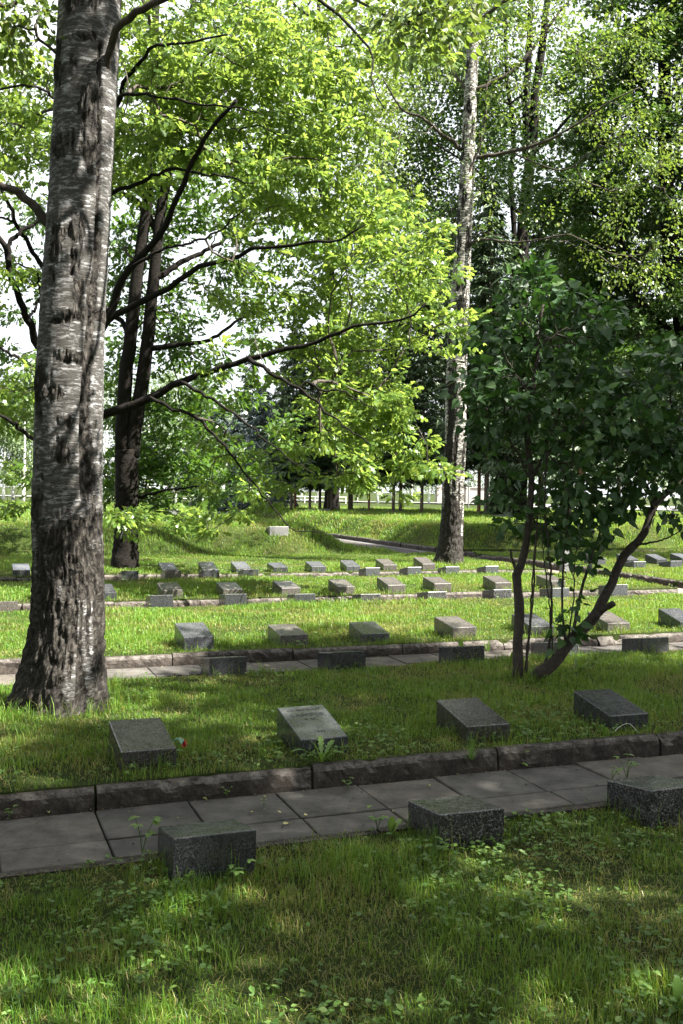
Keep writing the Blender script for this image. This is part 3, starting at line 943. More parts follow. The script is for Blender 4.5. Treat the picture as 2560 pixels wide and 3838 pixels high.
# ------------------------------------------------------------------ the big birch on the left (rough, high-resolution trunk)
def birch_trunk(path, radii, n, k, zbase, mat, parent, rough_top, flare=.35, seed=0, marks=(), amp=1.0, strips=(), streak=None, pth=.60):
    """path (m,3), radii (m,) ; returns mesh. marks: (angle, height, half-angle, half-height) dark scars; strips: dark bark strips"""
    pr = smoothpath(np.c_[path, radii], n)
    P, R = pr[:, :3], pr[:, 3]
    ang = np.arange(k) * 2 * np.pi / k
    H = np.r_[0, np.cumsum(np.linalg.norm(np.diff(P, axis=0), axis=1))]
    A, Hh = np.meshgrid(ang, H)
    Rr = np.broadcast_to(R[:, None], A.shape)
    ca, sa = np.cos(A), np.sin(A)
    s = seed * 13.7
    # root flare
    fl = np.exp(-Hh / .28) * flare * (1 + .55 * np.cos(A * 5 + s + 1.2 * np.sin(A * 2 + s)))
    q = fbm(ca * 1.6 + s, sa * 1.6, Hh * 1.1, 3)
    q2 = fbm(ca * 3.2 + s + 7, sa * 3.2, Hh * 4.5, 4)
    rough = smooth((rough_top - Hh + (q - .5) * 2.6 + (q2 - .5) * 1.6) / 1.3 + .45)
    if streak is not None:   # pale bark left standing between the fissures on one side
        da = (A - streak + np.pi) % (2 * np.pi) - np.pi
        st = fbm(A * 7 + s, Hh * 1.3, 2.0, 3)
        rough = np.minimum(rough, 1 - smooth((st - .46) / .08) * smooth(1.2 - np.abs(da) / .55) * smooth((Hh - .15) / .2))
    patch = fbm(ca * 1.5 + s + 40, sa * 1.5, Hh * 2.1, 4)
    rough = np.maximum(rough, smooth((patch - pth) / .08) * .95)
    ringy = fbm(ca * .5 + s + 80, sa * .5, Hh * 6.0, 2)
    rough = np.maximum(rough, smooth((ringy - .68) / .06) * .9)
    bulge = np.zeros_like(A)
    for (ma, mh, wa, wh) in marks:
        da = (A - ma + np.pi) % (2 * np.pi) - np.pi
        e = np.sqrt((da / wa) ** 2 + ((Hh - mh) / wh) ** 2)
        m_ = smooth((1.0 - e + (q2 - .5) * 2.6) / .8) * .9
        rough = np.maximum(rough, m_)
        bulge += .02 * np.exp(-((da / wa) ** 2 + ((Hh - mh) / wh) ** 2) * 1.5)
    for (sa0, h0, h1, wa) in strips:
        c0 = sa0 + .12 * np.sin(Hh * 2.2)
        da = (A - c0 + np.pi) % (2 * np.pi) - np.pi
        m_ = smooth((1.1 - np.abs(da) / wa) / .25) * smooth((Hh - h0) / .15) * smooth((h1 - Hh) / .15)
        rough = np.maximum(rough, m_)
        bulge -= .012 * m_
    # fissures: ridges running up the trunk
    warp = (fbm(ca * 2, sa * 2 + s, Hh * 2.2, 3) - .5) * 1.6
    rid = fbm((A + warp * .32) * 8.5 + s, Hh * 7.0, 0.0, 3)
    # seamless in angle
    rid2 = fbm((A - 2 * np.pi + warp * .32) * 8.5 + s, Hh * 7.0, 0.0, 3)
    wA = smooth((A - 5.6) / .68)
    rid = rid * (1 - wA) + rid2 * wA
    rid = 1 - np.abs(rid - .5) * 4.2
    fine = fbm(ca * 9 + s, sa * 9, Hh * 16, 3) - .5
    disp = rough * (-.030 * np.clip(rid, 0, 1) ** 1.5 + .030 * fine) * amp + (1 - rough) * .007 * (fbm(ca * 3, sa * 3 + s, Hh * 18, 2) - .5)
    rings = .010 * (fbm(ca * .6, sa * .6 + s, Hh * 4.5, 2) - .5) * amp
    RR = Rr * (1 + fl) + disp + rings + bulge * amp
    X = P[:, None, 0] + RR * ca
    Y = P[:, None, 1] + RR * sa
    Z = np.broadcast_to(P[:, None, 2], A.shape)
    V = np.stack([X, Y, Z], -1).reshape(-1, 3)
    i = np.arange(n - 1)[:, None] * k
    j = np.arange(k)[None, :]
    j2 = (j + 1) % k
    F = np.stack([i + j, i + j2, i + k + j2, i + k + j], -1).reshape(-1, 4)
    ax = A * R[:, None]
    o = mesh_obj('trunk', V, [F], mat, None, True, {'ang': ax.ravel(), 'hgt': Hh.ravel(), 'rough': rough.ravel()})
    child(o, parent)
    return P, R, H

LB = []
for (u, z, r) in ((.70, -.05, .315), (.735, .35, .282), (.76, .81, .262), (.752, 1.4, .252), (.75, 2.08, .246), (.765, 2.9, .236), (.805, 3.7, .226), (.84, 4.5, .222), (.868, 5.25, .222), (.93, 7, .19), (1.0, 10, .14), (1.1, 14, .07), (1.15, 17, .02)):
    X, Y = uv2w(u, 7.55)
    LB.append((X, Y, z, r))
LB = np.array(LB)
birch = thing('birch_tree', (LB[0, 0], LB[0, 1], 0), 'big birch in the left foreground with rough dark foot and peeling grey-white bark', 'tree')
# the side of the trunk that faces the camera is near angle -pi/2
P_, R_, H_ = birch_trunk(LB[:, :3], LB[:, 3], 900, 200, 0, M['birchbark'], birch, 1.55, .42, 1,
    marks=((-1.85, 3.5, .5, .34), (-1.15, 3.35, .35, .3), (-1.05, 4.45, .5, .26), (-1.5, 5.25, 1.0, .13), (-1.5, 4.95, .8, .05), (-2.2, 4.2, .5, .10), (-1.45, 1.98, .42, .15), (-2.4, 2.5, .4, .2),
           (-1.25, 5.6, .9, .13), (-1.35, 2.68, .4, .05), (-1.9, 2.42, .4, .05), (-2.5, 1.6, .45, .35), (-1.4, 3.0, .4, .05), (-2.4, 4.75, .6, .08), (-1.3, 2.22, .3, .06)),
    strips=((-.72, 1.6, 3.7, .17), (-.8, 3.4, 5.0, .08)), streak=-.95)
def birch_limb(pts, Y, Y2, r0, r1):
    g = Geo()
    P = limb(g, DP(pts, Y, Y2), r0, r1, 26, 10, .25, .006)
    o = g.obj('branch', M['bark'], sm=True)
    child(o, birch)
    return P
paths = []
paths.append((birch_limb([(226, 200), (246, 140), (259, 85), (288, 45), (340, 16), (420, -30), (520, -110), (640, -180)], 7.32, 6.6, .029, .02), 4))
paths.append((birch_limb([(118, 520), (94, 493), (72, 468), (29, 435), (-15, 415), (-90, 330)], 7.42, 7.3, .04, .02), 3))
paths.append((birch_limb([(150, -30), (60, -10), (20, 15), (-40, 0), (-120, 20)], 7.5, 7.2, .022, .012), 5))
paths.append((birch_limb([(250, -250), (500, -230), (760, -150), (900, -70), (960, -10)], 7.5, 6.0, .05, .012), 6))
paths.append((LB[8:, :3], 6))
# crown: mostly above the picture, some hanging twigs come into it
bl = []
for (x, y, Y, r, n) in ((955, 10, 6.1, .16, 5), (1000, 60, 6.1, .13, 4), (1045, 40, 6.3, .12, 3), (930, 60, 6.2, .1, 3), (985, 105, 6.1, .07, 2), (890, 10, 6.2, .12, 3), (1090, -10, 6.3, .15, 3),
                        (20, 30, 7.2, .13, 4), (60, 70, 7.2, .10, 3), (95, 30, 7.3, .1, 3), (30, 110, 7.2, .08, 2), (5, 90, 7.2, .1, 2), (-60, 60, 7.2, .3, 8)):
    bl.append((*D(x, y, Y), r, r * 1.5, r, n))
for _ in range(34):
    a, h = rng.random() * 6.28, rng.uniform(6.8, 15.5)
    rr = 2.7 * (1 - ((h - 9.5) / 7.5) ** 2) ** .5 * rng.uniform(.4, 1) if abs(h - 9.5) < 7.4 else .5
    bl.append((LB[8, 0] + rr * math.cos(a), LB[8, 1] + rr * math.sin(a), h, .8, .8, .9, 8))
C = blob_clusters(bl, 8)
nodes, pl = trunk_nodes(paths)
g = Geo()
dirs = twigs(g, nodes, pl, C, .0028, .3, 4, .02, .03)
tag(child(g.obj('twigs', M['twig']), birch), kind='stuff')
P, Dr, Nn, S = cluster_leaves(C, dirs, 30, .24, .052, .9, .3, .8, .5)
child(leaf_mesh('crown', P, Dr, Nn, S, T_MID, M['birchleaf']), birch)

# ------------------------------------------------------------------ generic broad-leaved tree
def tree(name, label, group, trunk_paths, limbs, blobs, per, leaf, lm, ln, lspread, lsize, bark, flat=.5, r0=.0045, bf=.35, up=.8, jn=.6, droop=.15, cat='tree', k=5, rmax=.06, tk=14, lw=.012):
    base = trunk_paths[0][0][0]
    root = thing(name, (base[0], base[1], max(-.1, gz(base[0], base[1]))), label, cat, group)
    paths = []
    for (pts, r0_, r1_) in trunk_paths:
        g = Geo()
        n = 40
        P = smoothpath(pts, n)
        P[2:] += rng.normal(size=(n - 2, 3)) * .006
        t = np.linspace(0, 1, n)
        R = r0_ + (r1_ - r0_) * t
        if abs(pts[0][2] - root.location.z) < .6:
            R = R * (1 + .35 * np.exp(-(P[:, 2] - P[0, 2]) / .25))
        g.tube(P, R, tk, True, .10)
        child(g.obj('trunk', bark, sm=True), root)
        paths.append((P[12:], 0))
    for (pts, ra, rb) in limbs:
        g = Geo()
        P = limb(g, pts, ra, rb, 28, 8, .2, lw)
        child(g.obj('branch', bark, sm=True), root)
        paths.append((P[4:], 1.0))
    C = blob_clusters(blobs, per)
    nodes, pl = trunk_nodes(paths)
    g = Geo()
    dirs = twigs(g, nodes, pl, C, r0, bf, k, .05, rmax)
    tag(child(g.obj('twigs', M['twig']), root), kind='stuff')
    P, Dr, Nn, S = cluster_leaves(C, dirs, ln, lspread, lsize, flat, up, jn, droop)
    child(leaf_mesh('crown', P, Dr, Nn, S, leaf, lm), root)
    return root

def dblobs(L, ry=1.3):
    """(x, y, Y, r[m], n) in the traced view -> blobs"""
    return [(*D(x, y, Y), r, r * ry, r * .85, n) for (x, y, Y, r, n) in L]

# oak whose trunk stands right behind the birch
Yo = 15.2
b0 = D(150, 1370, Yo); b0[2] = gz(b0[0], b0[1]) - .05
ot = np.vstack([b0, DP([(158, 1000), (162, 700), (166, 400), (172, 100), (178, -250), (190, -600)], Yo)])
J1, J2, J3 = (163, 985), (165, 840), (168, 500)
OL = [
    ([J1, (245, 949), (361, 905), (420, 874), (464, 858), (526, 839), (573, 822), (614, 811), (682, 794), (749, 778), (777, 761), (843, 745), (899, 741), (943, 727), (976, 697)], Yo, 14.0, .085, .012),
    ([(570, 823), (614, 852), (651, 877), (684, 890), (731, 930), (784, 974), (830, 1002), (852, 1022)], 14.65, 13.9, .035, .009),
    ([(684, 890), (706, 880), (737, 895), (784, 897), (818, 917), (868, 942)], 14.4, 14.3, .022, .007),
    ([(414, 877), (464, 905), (520, 939), (576, 980), (620, 1017), (657, 1051), (720, 1085)], 14.85, 14.2, .028, .007),
    ([(342, 912), (398, 939), (454, 961), (485, 995), (517, 1026), (542, 1064), (579, 1110), (620, 1158), (650, 1192), (690, 1222), (742, 1218)], 14.95, 14.3, .032, .005),
    ([J2, (245, 735), (320, 694), (395, 654), (461, 609), (551, 589), (573, 572), (636, 570), (698, 557), (740, 556), (790, 545), (840, 515)], Yo, 13.8, .075, .011),
    ([J2, (240, 745), (286, 635), (339, 570), (379, 520), (401, 464), (426, 407), (451, 354), (490, 290), (540, 230)], Yo, 14.2, .085, .025),
    ([(300, 615), (366, 576), (426, 560), (495, 535), (560, 480)], 14.9, 14.3, .03, .01),
    ([J3, (254, 444), (327, 419), (361, 398), (410, 389), (459, 398), (499, 404), (580, 420)], Yo, 14.4, .045, .01),
    ([(170, 330), (262, 250), (285, 185), (325, 140), (350, 105), (425, 100), (520, 80)], Yo, 14.0, .05, .012),
    ([(262, 250), (285, 217), (390, 225), (450, 240), (510, 242), (600, 262)], 14.8, 13.9, .03, .009),
    ([(174, 0), (330, -60), (520, -60), (690, -30), (784, 40), (829, 90), (859, 135), (854, 170), (859, 210), (884, 250)], Yo, 13.6, .06, .007),
    ([(175, -150), (400, -130), (700, -120), (950, -60), (1000, -10)], Yo, 13.4, .06, .012),
    ([J2, (90, 800), (66, 741), (55, 712), (39, 673), (20, 624), (14, 575), (-10, 540), (-80, 450)], Yo, 14.6, .075, .03),
    ([(64, 729), (90, 688), (88, 650), (86, 626)], 14.95, 14.9, .025, .016),
    ([(18, 600), (20, 565), (39, 540), (64, 521), (100, 500), (130, 470)], 14.7, 14.9, .04, .02),
    ([(165, 720), (100, 620), (59, 550), (39, 522), (20, 474), (-5, 425)], Yo, 15.6, .05, .025),
    ([(39, 513), (0, 497), (-60, 470)], 15.5, 15.4, .022, .012),
    ([(164, 900), (82, 850), (40, 822), (0, 797), (-70, 740)], Yo, 15.0, .035, .015),
    ([(162, 1060), (80, 1013), (30, 973), (0, 953), (-90, 930)], Yo, 14.6, .045, .018),
    ([(172, 280), (100, 205), (40, 200), (-40, 205)], Yo, 14.9, .03, .012),
]
OB = []
for x, y, r, n in ((320, 60, .55, 10), (400, 130, .5, 10), (480, 60, .55, 11), (560, 130, .55, 11), (640, 60, .5, 9), (720, 120, .55, 10), (800, 60, .5, 9), (880, 110, .45, 8), (950, 60, .45, 8), (1000, 110, .25, 4),
                   (330, 200, .5, 10), (300, 300, .4, 8), (440, 210, .5, 10), (520, 250, .55, 11), (620, 210, .55, 12), (710, 240, .55, 12), (790, 200, .45, 8), (380, 300, .45, 8),
                   (480, 330, .5, 9), (580, 330, .5, 11), (670, 330, .5, 11), (760, 320, .45, 9), (830, 300, .35, 5), (560, 430, .45, 8), (640, 430, .5, 10), (720, 430, .45, 9), (800, 420, .4, 6),
                   (690, 500, .4, 8), (770, 500, .45, 9), (850, 500, .45, 9), (930, 500, .35, 6), (960, 560, .35, 6), (880, 570, .45, 9), (800, 580, .4, 7), (720, 590, .35, 5),
                   (900, 640, .45, 9), (980, 640, .35, 7), (820, 650, .45, 9), (740, 660, .4, 7), (960, 700, .45, 10), (1020, 710, .3, 6), (1045, 760, .22, 4), (880, 720, .45, 9), (800, 730, .4, 8),
                   (620, 690, .45, 7), (540, 700, .4, 6), (560, 640, .3, 3), (680, 730, .4, 7), (640, 770, .35, 6), (700, 810, .4, 9), (780, 810, .45, 11), (860, 810, .45, 11), (940, 800, .4, 9), (980, 780, .3, 5),
                   (720, 880, .4, 9), (800, 880, .45, 11), (880, 890, .4, 10), (930, 870, .3, 6), (660, 900, .35, 5), (760, 950, .4, 10), (840, 960, .45, 12), (910, 960, .35, 8), (690, 970, .35, 6),
                   (800, 1020, .4, 11), (870, 1030, .45, 12), (940, 1030, .35, 8), (740, 1030, .35, 7), (830, 1080, .35, 8), (900, 1080, .35, 8), (970, 1060, .25, 5), (1000, 1080, .15, 3), (760, 1090, .3, 5),
                   (690, 1060, .3, 5), (800, 1120, .22, 4), (710, 1120, .2, 3), (640, 1090, .25, 4), (600, 1050, .25, 4), (560, 960, .2, 2), (500, 880, .15, 2), (520, 1100, .25, 4), (580, 1150, .2, 4),
                   (430, 1130, .25, 5), (420, 1185, .16, 6), (432, 1215, .09, 3), (480, 1190, .14, 5), (485, 1230, .1, 3), (560, 1185, .14, 4), (600, 1165, .12, 3), (350, 1150, .22, 6), (300, 1170, .2, 5), (380, 1080, .35, 7), (300, 1090, .35, 7), (270, 1030, .3, 6), (450, 1060, .35, 7),
                   (340, 1000, .3, 6), (420, 1000, .3, 6), (500, 1020, .25, 5), (250, 1130, .3, 5), (270, 1190, .2, 3), (340, 1190, .12, 2),
                   (40, 100, .3, 4), (80, 170, .35, 6), (20, 230, .4, 7), (80, 270, .4, 7), (30, 310, .4, 7), (90, 340, .35, 6), (10, 370, .35, 5), (90, 430, .3, 4), (40, 600, .3, 3), (60, 650, .3, 4), (20, 660, .3, 3),
                   (60, 880, .4, 6), (20, 860, .3, 4), (30, 920, .3, 4), (70, 950, .3, 5), (90, 1000, .3, 4), (20, 1000, .15, 1), (60, 1060, .3, 5), (90, 1100, .3, 5), (30, 1130, .2, 3), (8, 1165, .12, 2), (-40, 900, .5, 8), (-60, 300, .6, 9), (-80, 600, .5, 5),
                   (300, 400, .5, 9), (420, 330, .5, 8), (360, 470, .45, 6), (480, 460, .4, 6), (520, 540, .4, 5), (300, 560, .4, 5), (440, 600, .35, 4), (580, 520, .4, 6), (640, 560, .35, 5), (480, 690, .3, 4), (400, 720, .3, 4), (320, 820, .3, 4), (400, 800, .3, 4), (500, 770, .25, 3), (270, 900, .3, 5), (620, 620, .35, 5),
                   (250, 700, .2, 2), (270, 420, .4, 6), (250, 560, .3, 3)):
    if x > 640 and y > 560: n = max(1, int(n * .75))
    if 380 < x <= 640 and y > 520: n = max(1, int(n * .7))
    if x < 600 and y < 340: n = int(n * 1.4)
    OB.append((x + rng.normal() * 14, y + rng.normal() * 14, Yo - .25 + rng.uniform(-.8, .8), r * 1.15, n))
    if n >= 7: OB.append((x + rng.normal() * 35, y + rng.normal() * 35, Yo + 1.4 + rng.uniform(-.5, 1.2), r * 1.2, max(2, int(n * .7))))
mv = [q for q in OB if 245 < q[0] < 450 and 430 < q[1] < 1150]
OB = [q for q in OB if q not in mv]
ob = dblobs(OB)
for _ in range(30):     # the rest of the crown, above and behind the picture
    a = rng.random() * 6.28
    h = rng.uniform(9.5, 15)
    rr = rng.uniform(.3, 1) * 5.0 * math.sqrt(max(.05, 1 - ((h - 8) / 8) ** 2))
    ob.append((b0[0] + .8 + rr * math.cos(a), b0[1] + rr * math.sin(a), h, 1.0, 1.0, .8, 9))
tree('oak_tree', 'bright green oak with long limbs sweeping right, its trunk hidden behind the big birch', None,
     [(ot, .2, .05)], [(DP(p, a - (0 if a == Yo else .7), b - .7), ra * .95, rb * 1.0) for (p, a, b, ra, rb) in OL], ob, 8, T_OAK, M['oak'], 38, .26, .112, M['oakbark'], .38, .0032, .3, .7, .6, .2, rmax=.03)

# twin-stemmed dark oak behind it
Y2_ = 19.3
b0 = D(285, 1314, Y2_); b0[2] = gz(b0[0], b0[1]) - .06
tA = np.vstack([b0, DP([(289, 1200), (290, 1090), (289, 1030)], Y2_)])
tB = DP([(280, 1045), (281, 960), (288, 860), (297, 780), (312, 650), (325, 550), (340, 430), (346, 330), (352, 150), (360, -100), (365, -300)], Y2_)
tC = DP([(300, 1050), (312, 960), (328, 860), (340, 770), (350, 650), (360, 560), (367, 490), (385, 400), (402, 320), (425, 150), (450, -50)], Y2_)
tl = [(DP([(318, 1142), (340, 1135), (357, 1130), (420, 1121), (464, 1115), (510, 1108)], Y2_, 18.8), .035, .008),
      (DP([(345, 800), (420, 790), (480, 780), (540, 740), (640, 700)], Y2_, 18.8), .06, .015),
      (DP([(362, 540), (330, 480), (290, 450), (220, 430), (100, 420)], Y2_, 19.6), .08, .02),
      (DP([(355, 640), (420, 600), (500, 560), (600, 500)], Y2_, 19.8), .07, .015),
      (DP([(300, 760), (230, 700), (120, 640), (20, 600)], Y2_, 19.5), .06, .015),
      (DP([(346, 330), (260, 240), (150, 150)], Y2_, 19.5), .06, .02), (DP([(402, 320), (500, 220), (620, 120)], Y2_, 20), .07, .02)]
tb = []
for x, y, r, n in ((560, 700, .5, 6), (360, 700, .5, 6), (480, 830, .4, 5), (600, 800, .4, 5), (560, 900, .4, 5), (640, 980, .4, 5), (440, 900, .4, 5), (600, 640, .5, 6), (680, 560, .6, 6), (360, 560, .5, 6), (280, 350, .8, 11), (340, 430, .7, 9), (430, 400, .8, 9), (270, 520, .7, 8), (250, 640, .6, 7), (420, 520, .6, 6), (520, 480, .7, 7), (300, 720, .5, 6), (420, 680, .5, 6), (500, 640, .6, 6),
                   (430, 760, .5, 6), (380, 830, .5, 5), (270, 830, .5, 6), (330, 940, .5, 6), (400, 960, .6, 8), (280, 960, .5, 6), (470, 960, .4, 5), (360, 1060, .6, 9), (430, 1090, .6, 9), (520, 1060, .5, 7),
                   (280, 1080, .6, 8), (560, 1100, .4, 5), (480, 1130, .4, 5), (300, 1150, .4, 5), (560, 560, .6, 6), (620, 480, .7, 7), (120, 520, .6, 6), (60, 480, .5, 5), (130, 650, .5, 5), (200, 350, .8, 8), (100, 350, .7, 7),
                   (60, 720, .4, 3), (20, 840, .5, 5), (70, 900, .5, 5), (250, 200, .9, 9), (400, 150, .9, 9), (540, 250, .9, 9), (650, 350, .8, 8), (300, 0, 1.0, 9), (480, 0, 1.0, 9)):
    tb.append((x, y, Y2_ + (rng.uniform(.5, 2.0) if 240 < x < 450 and y > 420 else rng.uniform(-.9, 1.3)), r, n))
tb += [(x, y, Y2_ + rng.uniform(.5, 2.2), r * 1.2, n) for (x, y, Y, r, n) in mv]
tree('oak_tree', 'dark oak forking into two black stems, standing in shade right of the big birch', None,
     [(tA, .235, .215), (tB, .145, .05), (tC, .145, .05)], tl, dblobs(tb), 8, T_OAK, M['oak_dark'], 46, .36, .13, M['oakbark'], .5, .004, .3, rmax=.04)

# white-barked birch on the right
Yb = 22.0
RB = np.array([(*D(x, y, Yb), w / 2 * Yb / 2285) for (x, y, w) in ((1030, 1289, 60), (1038, 1220, 54), (1042, 1120, 50), (1047, 1000, 49), (1049, 850, 47), (1056, 700, 44), (1065, 550, 38), (1073, 400, 33), (1080, 250, 30), (1087, 100, 27), (1093, -60, 24), (1105, -300, 18), (1115, -550, 12), (1118, -750, 5))])
RB[0, 2] = gz(RB[0, 0], RB[0, 1]) - .05
birch2 = thing('birch_tree', (RB[0, 0], RB[0, 1], 0), 'birch with sunlit white bark standing at the path corner right of centre', 'tree')
birch_trunk(RB[:, :3], RB[:, 3], 700, 96, 0, M['birchbark2'], birch2, 1.5, .25, 5, marks=((-1.9, 3.5, .5, .8), (-1.2, 4.6, .25, .12), (-1.6, 5.8, .7, .3), (-2.0, 2.6, .5, .4), (-1.0, 2.4, .3, .3), (-2.1, 7.0, .4, .5)), amp=.9,
            strips=((-2.3, 1.5, 4.2, .35), (-1.6, 1.6, 3.0, .18)), pth=.575)
paths = [(RB[9:, :3], 0)]
for pts, Ya, Yb_, ra, rb in (
        ([(1058, 345), (1035, 318), (1010, 305), (970, 270), (930, 255), (908, 228), (880, 180)], 22, 21, .05, .015),
        ([(1072, 362), (1130, 357), (1180, 345), (1240, 330), (1300, 300), (1360, 262), (1400, 235), (1470, 200)], 22, 20.5, .055, .012),
        ([(1062, 572), (1098, 552), (1150, 552), (1200, 556), (1250, 547), (1310, 540), (1400, 580)], 22, 20.6, .035, .01),
        ([(1080, 215), (1130, 190), (1190, 150), (1240, 90), (1290, 20), (1340, -40)], 22, 21.5, .06, .02),
        ([(1076, 205), (1050, 180), (1034, 140), (1030, 90), (1010, 20)], 22, 22.5, .05, .02),
        ([(1066, 555), (1090, 540), (1120, 535), (1160, 545)], 22, 21.6, .02, .008),
        ([(1072, 410), (1100, 340), (1115, 270), (1120, 200), (1130, 100)], 21.9, 21.4, .03, .012),
        ([(1088, 60), (1160, 0), (1260, -60), (1400, -80)], 22, 20.5, .05, .02),
        ([(1088, 60), (1020, -10), (940, -60)], 22, 20.5, .05, .02),
        ([(1170, 345), (1290, 390), (1380, 330), (1440, 310)], 21.7, 20.4, .02, .008)):
    g = Geo()
    P = limb(g, DP(pts, Ya, Yb_), ra, rb, 26, 7, .2, .012)
    child(g.obj('branch', M['bark'], sm=True), birch2)
    paths.append((P[3:], 1))
bl = []
for x, y, r, n in ((1000, 150, .6, 7), (950, 220, .5, 6), (920, 320, .45, 5), (1010, 60, .6, 8), (1080, 20, .6, 8), (1130, 70, .6, 8), (1180, 120, .6, 8), (1250, 90, .6, 8), (1300, 50, .6, 8), (1230, 20, .6, 8), (1300, 200, .5, 6), (1380, 270, .5, 6),
                   (1430, 330, .5, 8), (1470, 280, .5, 8), (1500, 370, .5, 8), (1450, 430, .45, 8), (1420, 500, .4, 6), (1350, 400, .4, 4), (1540, 330, .5, 8), (1560, 200, .5, 7), (1480, 170, .5, 7), (1420, 80, .6, 8), (1250, 500, .25, 2),
                   (1340, 580, .35, 4), (1420, 610, .4, 6), (1490, 630, .4, 6), (1540, 560, .4, 6), (880, 260, .5, 6), (860, 330, .45, 6), (1130, 300, .4, 4), (1100, 430, .3, 3), (1120, 520, .3, 2), (900, 400, .45, 6), (940, 420, .4, 4),
                   (970, 20, .6, 8), (910, 120, .6, 7), (1180, 230, .5, 5), (1060, 120, .4, 4), (1350, 130, .6, 8), (1500, 60, .6, 8), (1560, 460, .4, 6), (1000, -100, .8, 5), (1150, -120, .8, 6), (1300, -120, .8, 6), (1450, -60, .8, 5), (1100, -300, 1.0, 6), (1200, -300, 1.0, 5)):
    bl.append((x, y, 21.4 + rng.uniform(-1.2, .9), r, n))
C = blob_clusters(dblobs(bl), 7)
nodes, pl = trunk_nodes(paths)
g = Geo()
dirs = twigs(g, nodes, pl, C, .0035, .3, 4, .0, .025)
tag(child(g.obj('twigs', M['twig']), birch2), kind='stuff')
P, Dr, Nn, S = cluster_leaves(C, dirs, 34, .36, .075, .9, .5, .5, .5)
child(leaf_mesh('crown', P, Dr, Nn, S, T_SMALL, M['birchleaf']), birch2)

# ------------------------------------------------------------------ lilac
Yl = 8.85
def LP(pts, Y=Yl, Y2=None): return DP(pts, Y, Y2)
lb = D(1187, 1556, 8.8)
lil = thing('lilac_bush', (lb[0], lb[1], gz(lb[0], lb[1])), 'lilac bush with dark heart-shaped leaves and one trunk leaning far to the right', 'bush')
paths = []
for nm, pts, Ya, Yb_, ra, rb in (
        ('trunk', [(1187, 1562), (1190, 1500), (1193, 1420), (1193, 1370), (1187, 1312), (1203, 1280), (1215, 1200), (1222, 1100), (1212, 1010), (1224, 920), (1236, 800), (1248, 700)], 8.8, 8.9, .052, .012),
        ('trunk', [(1229, 1556), (1271, 1519), (1309, 1474), (1348, 1435), (1373, 1403), (1386, 1378), (1402, 1346), (1415, 1314), (1428, 1285), (1457, 1252), (1480, 1222), (1504, 1157), (1539, 1125), (1580, 1095), (1640, 1030)], 8.75, 9.0, .06, .024),
        ('branch', [(1352, 1432), (1380, 1404), (1398, 1392), (1412, 1386)], 8.78, 8.7, .034, .028),
        ('branch', [(1187, 1316), (1181, 1295), (1176, 1278), (1173, 1262)], 8.8, 8.78, .018, .007),
        ('branch', [(1240, 1548), (1258, 1500), (1268, 1400), (1262, 1270), (1252, 1150), (1260, 1000)], 8.8, 8.6, .013, .006),
        ('branch', [(1300, 1480), (1292, 1380), (1296, 1270), (1307, 1150), (1320, 1000)], 8.76, 8.8, .012, .006),
        ('branch', [(1318, 1462), (1332, 1370), (1356, 1290), (1385, 1200), (1400, 1100)], 8.76, 9.0, .017, .007),
        ('branch', [(1207, 1540), (1222, 1400), (1230, 1270), (1238, 1150), (1262, 1040)], 8.78, 8.6, .011, .005),
        ('branch', [(1208, 1545), (1218, 1420), (1226, 1290), (1234, 1200)], 8.82, 8.9, .012, .006),
        ('branch', [(1272, 1515), (1262, 1390), (1250, 1280), (1240, 1170)], 8.76, 8.5, .008, .004),
        ('branch', [(1305, 1475), (1318, 1380), (1322, 1280), (1345, 1180)], 8.7, 8.6, .008, .004),
        ('branch', [(1222, 1110), (1190, 1040), (1150, 980), (1110, 930)], 8.85, 8.7, .012, .004),
        ('branch', [(1222, 1100), (1260, 1020), (1290, 930), (1340, 850)], 8.85, 8.9, .014, .005),
        ('branch', [(1224, 920), (1180, 850), (1150, 800)], 8.88, 8.8, .01, .004),
        ('branch', [(1236, 800), (1290, 760), (1350, 740)], 8.9, 8.9, .01, .004),
        ('branch', [(1500, 1165), (1470, 1060), (1450, 960), (1470, 880)], 8.9, 8.8, .018, .005),
        ('branch', [(1580, 1095), (1560, 1000), (1540, 900), (1560, 840)], 9, 8.8, .016, .005),
        ('branch', [(1457, 1252), (1520, 1240), (1570, 1215)], 8.9, 8.5, .012, .004)):
    g = Geo()
    P = limb(g, LP(pts, Ya, Yb_), ra, rb, 30, 9, .25, .004)
    child(g.obj(nm, M['lilacbark'], sm=True), lil)
    paths.append((P[12:] if nm == 'trunk' else P[8:], 0))
bl = []
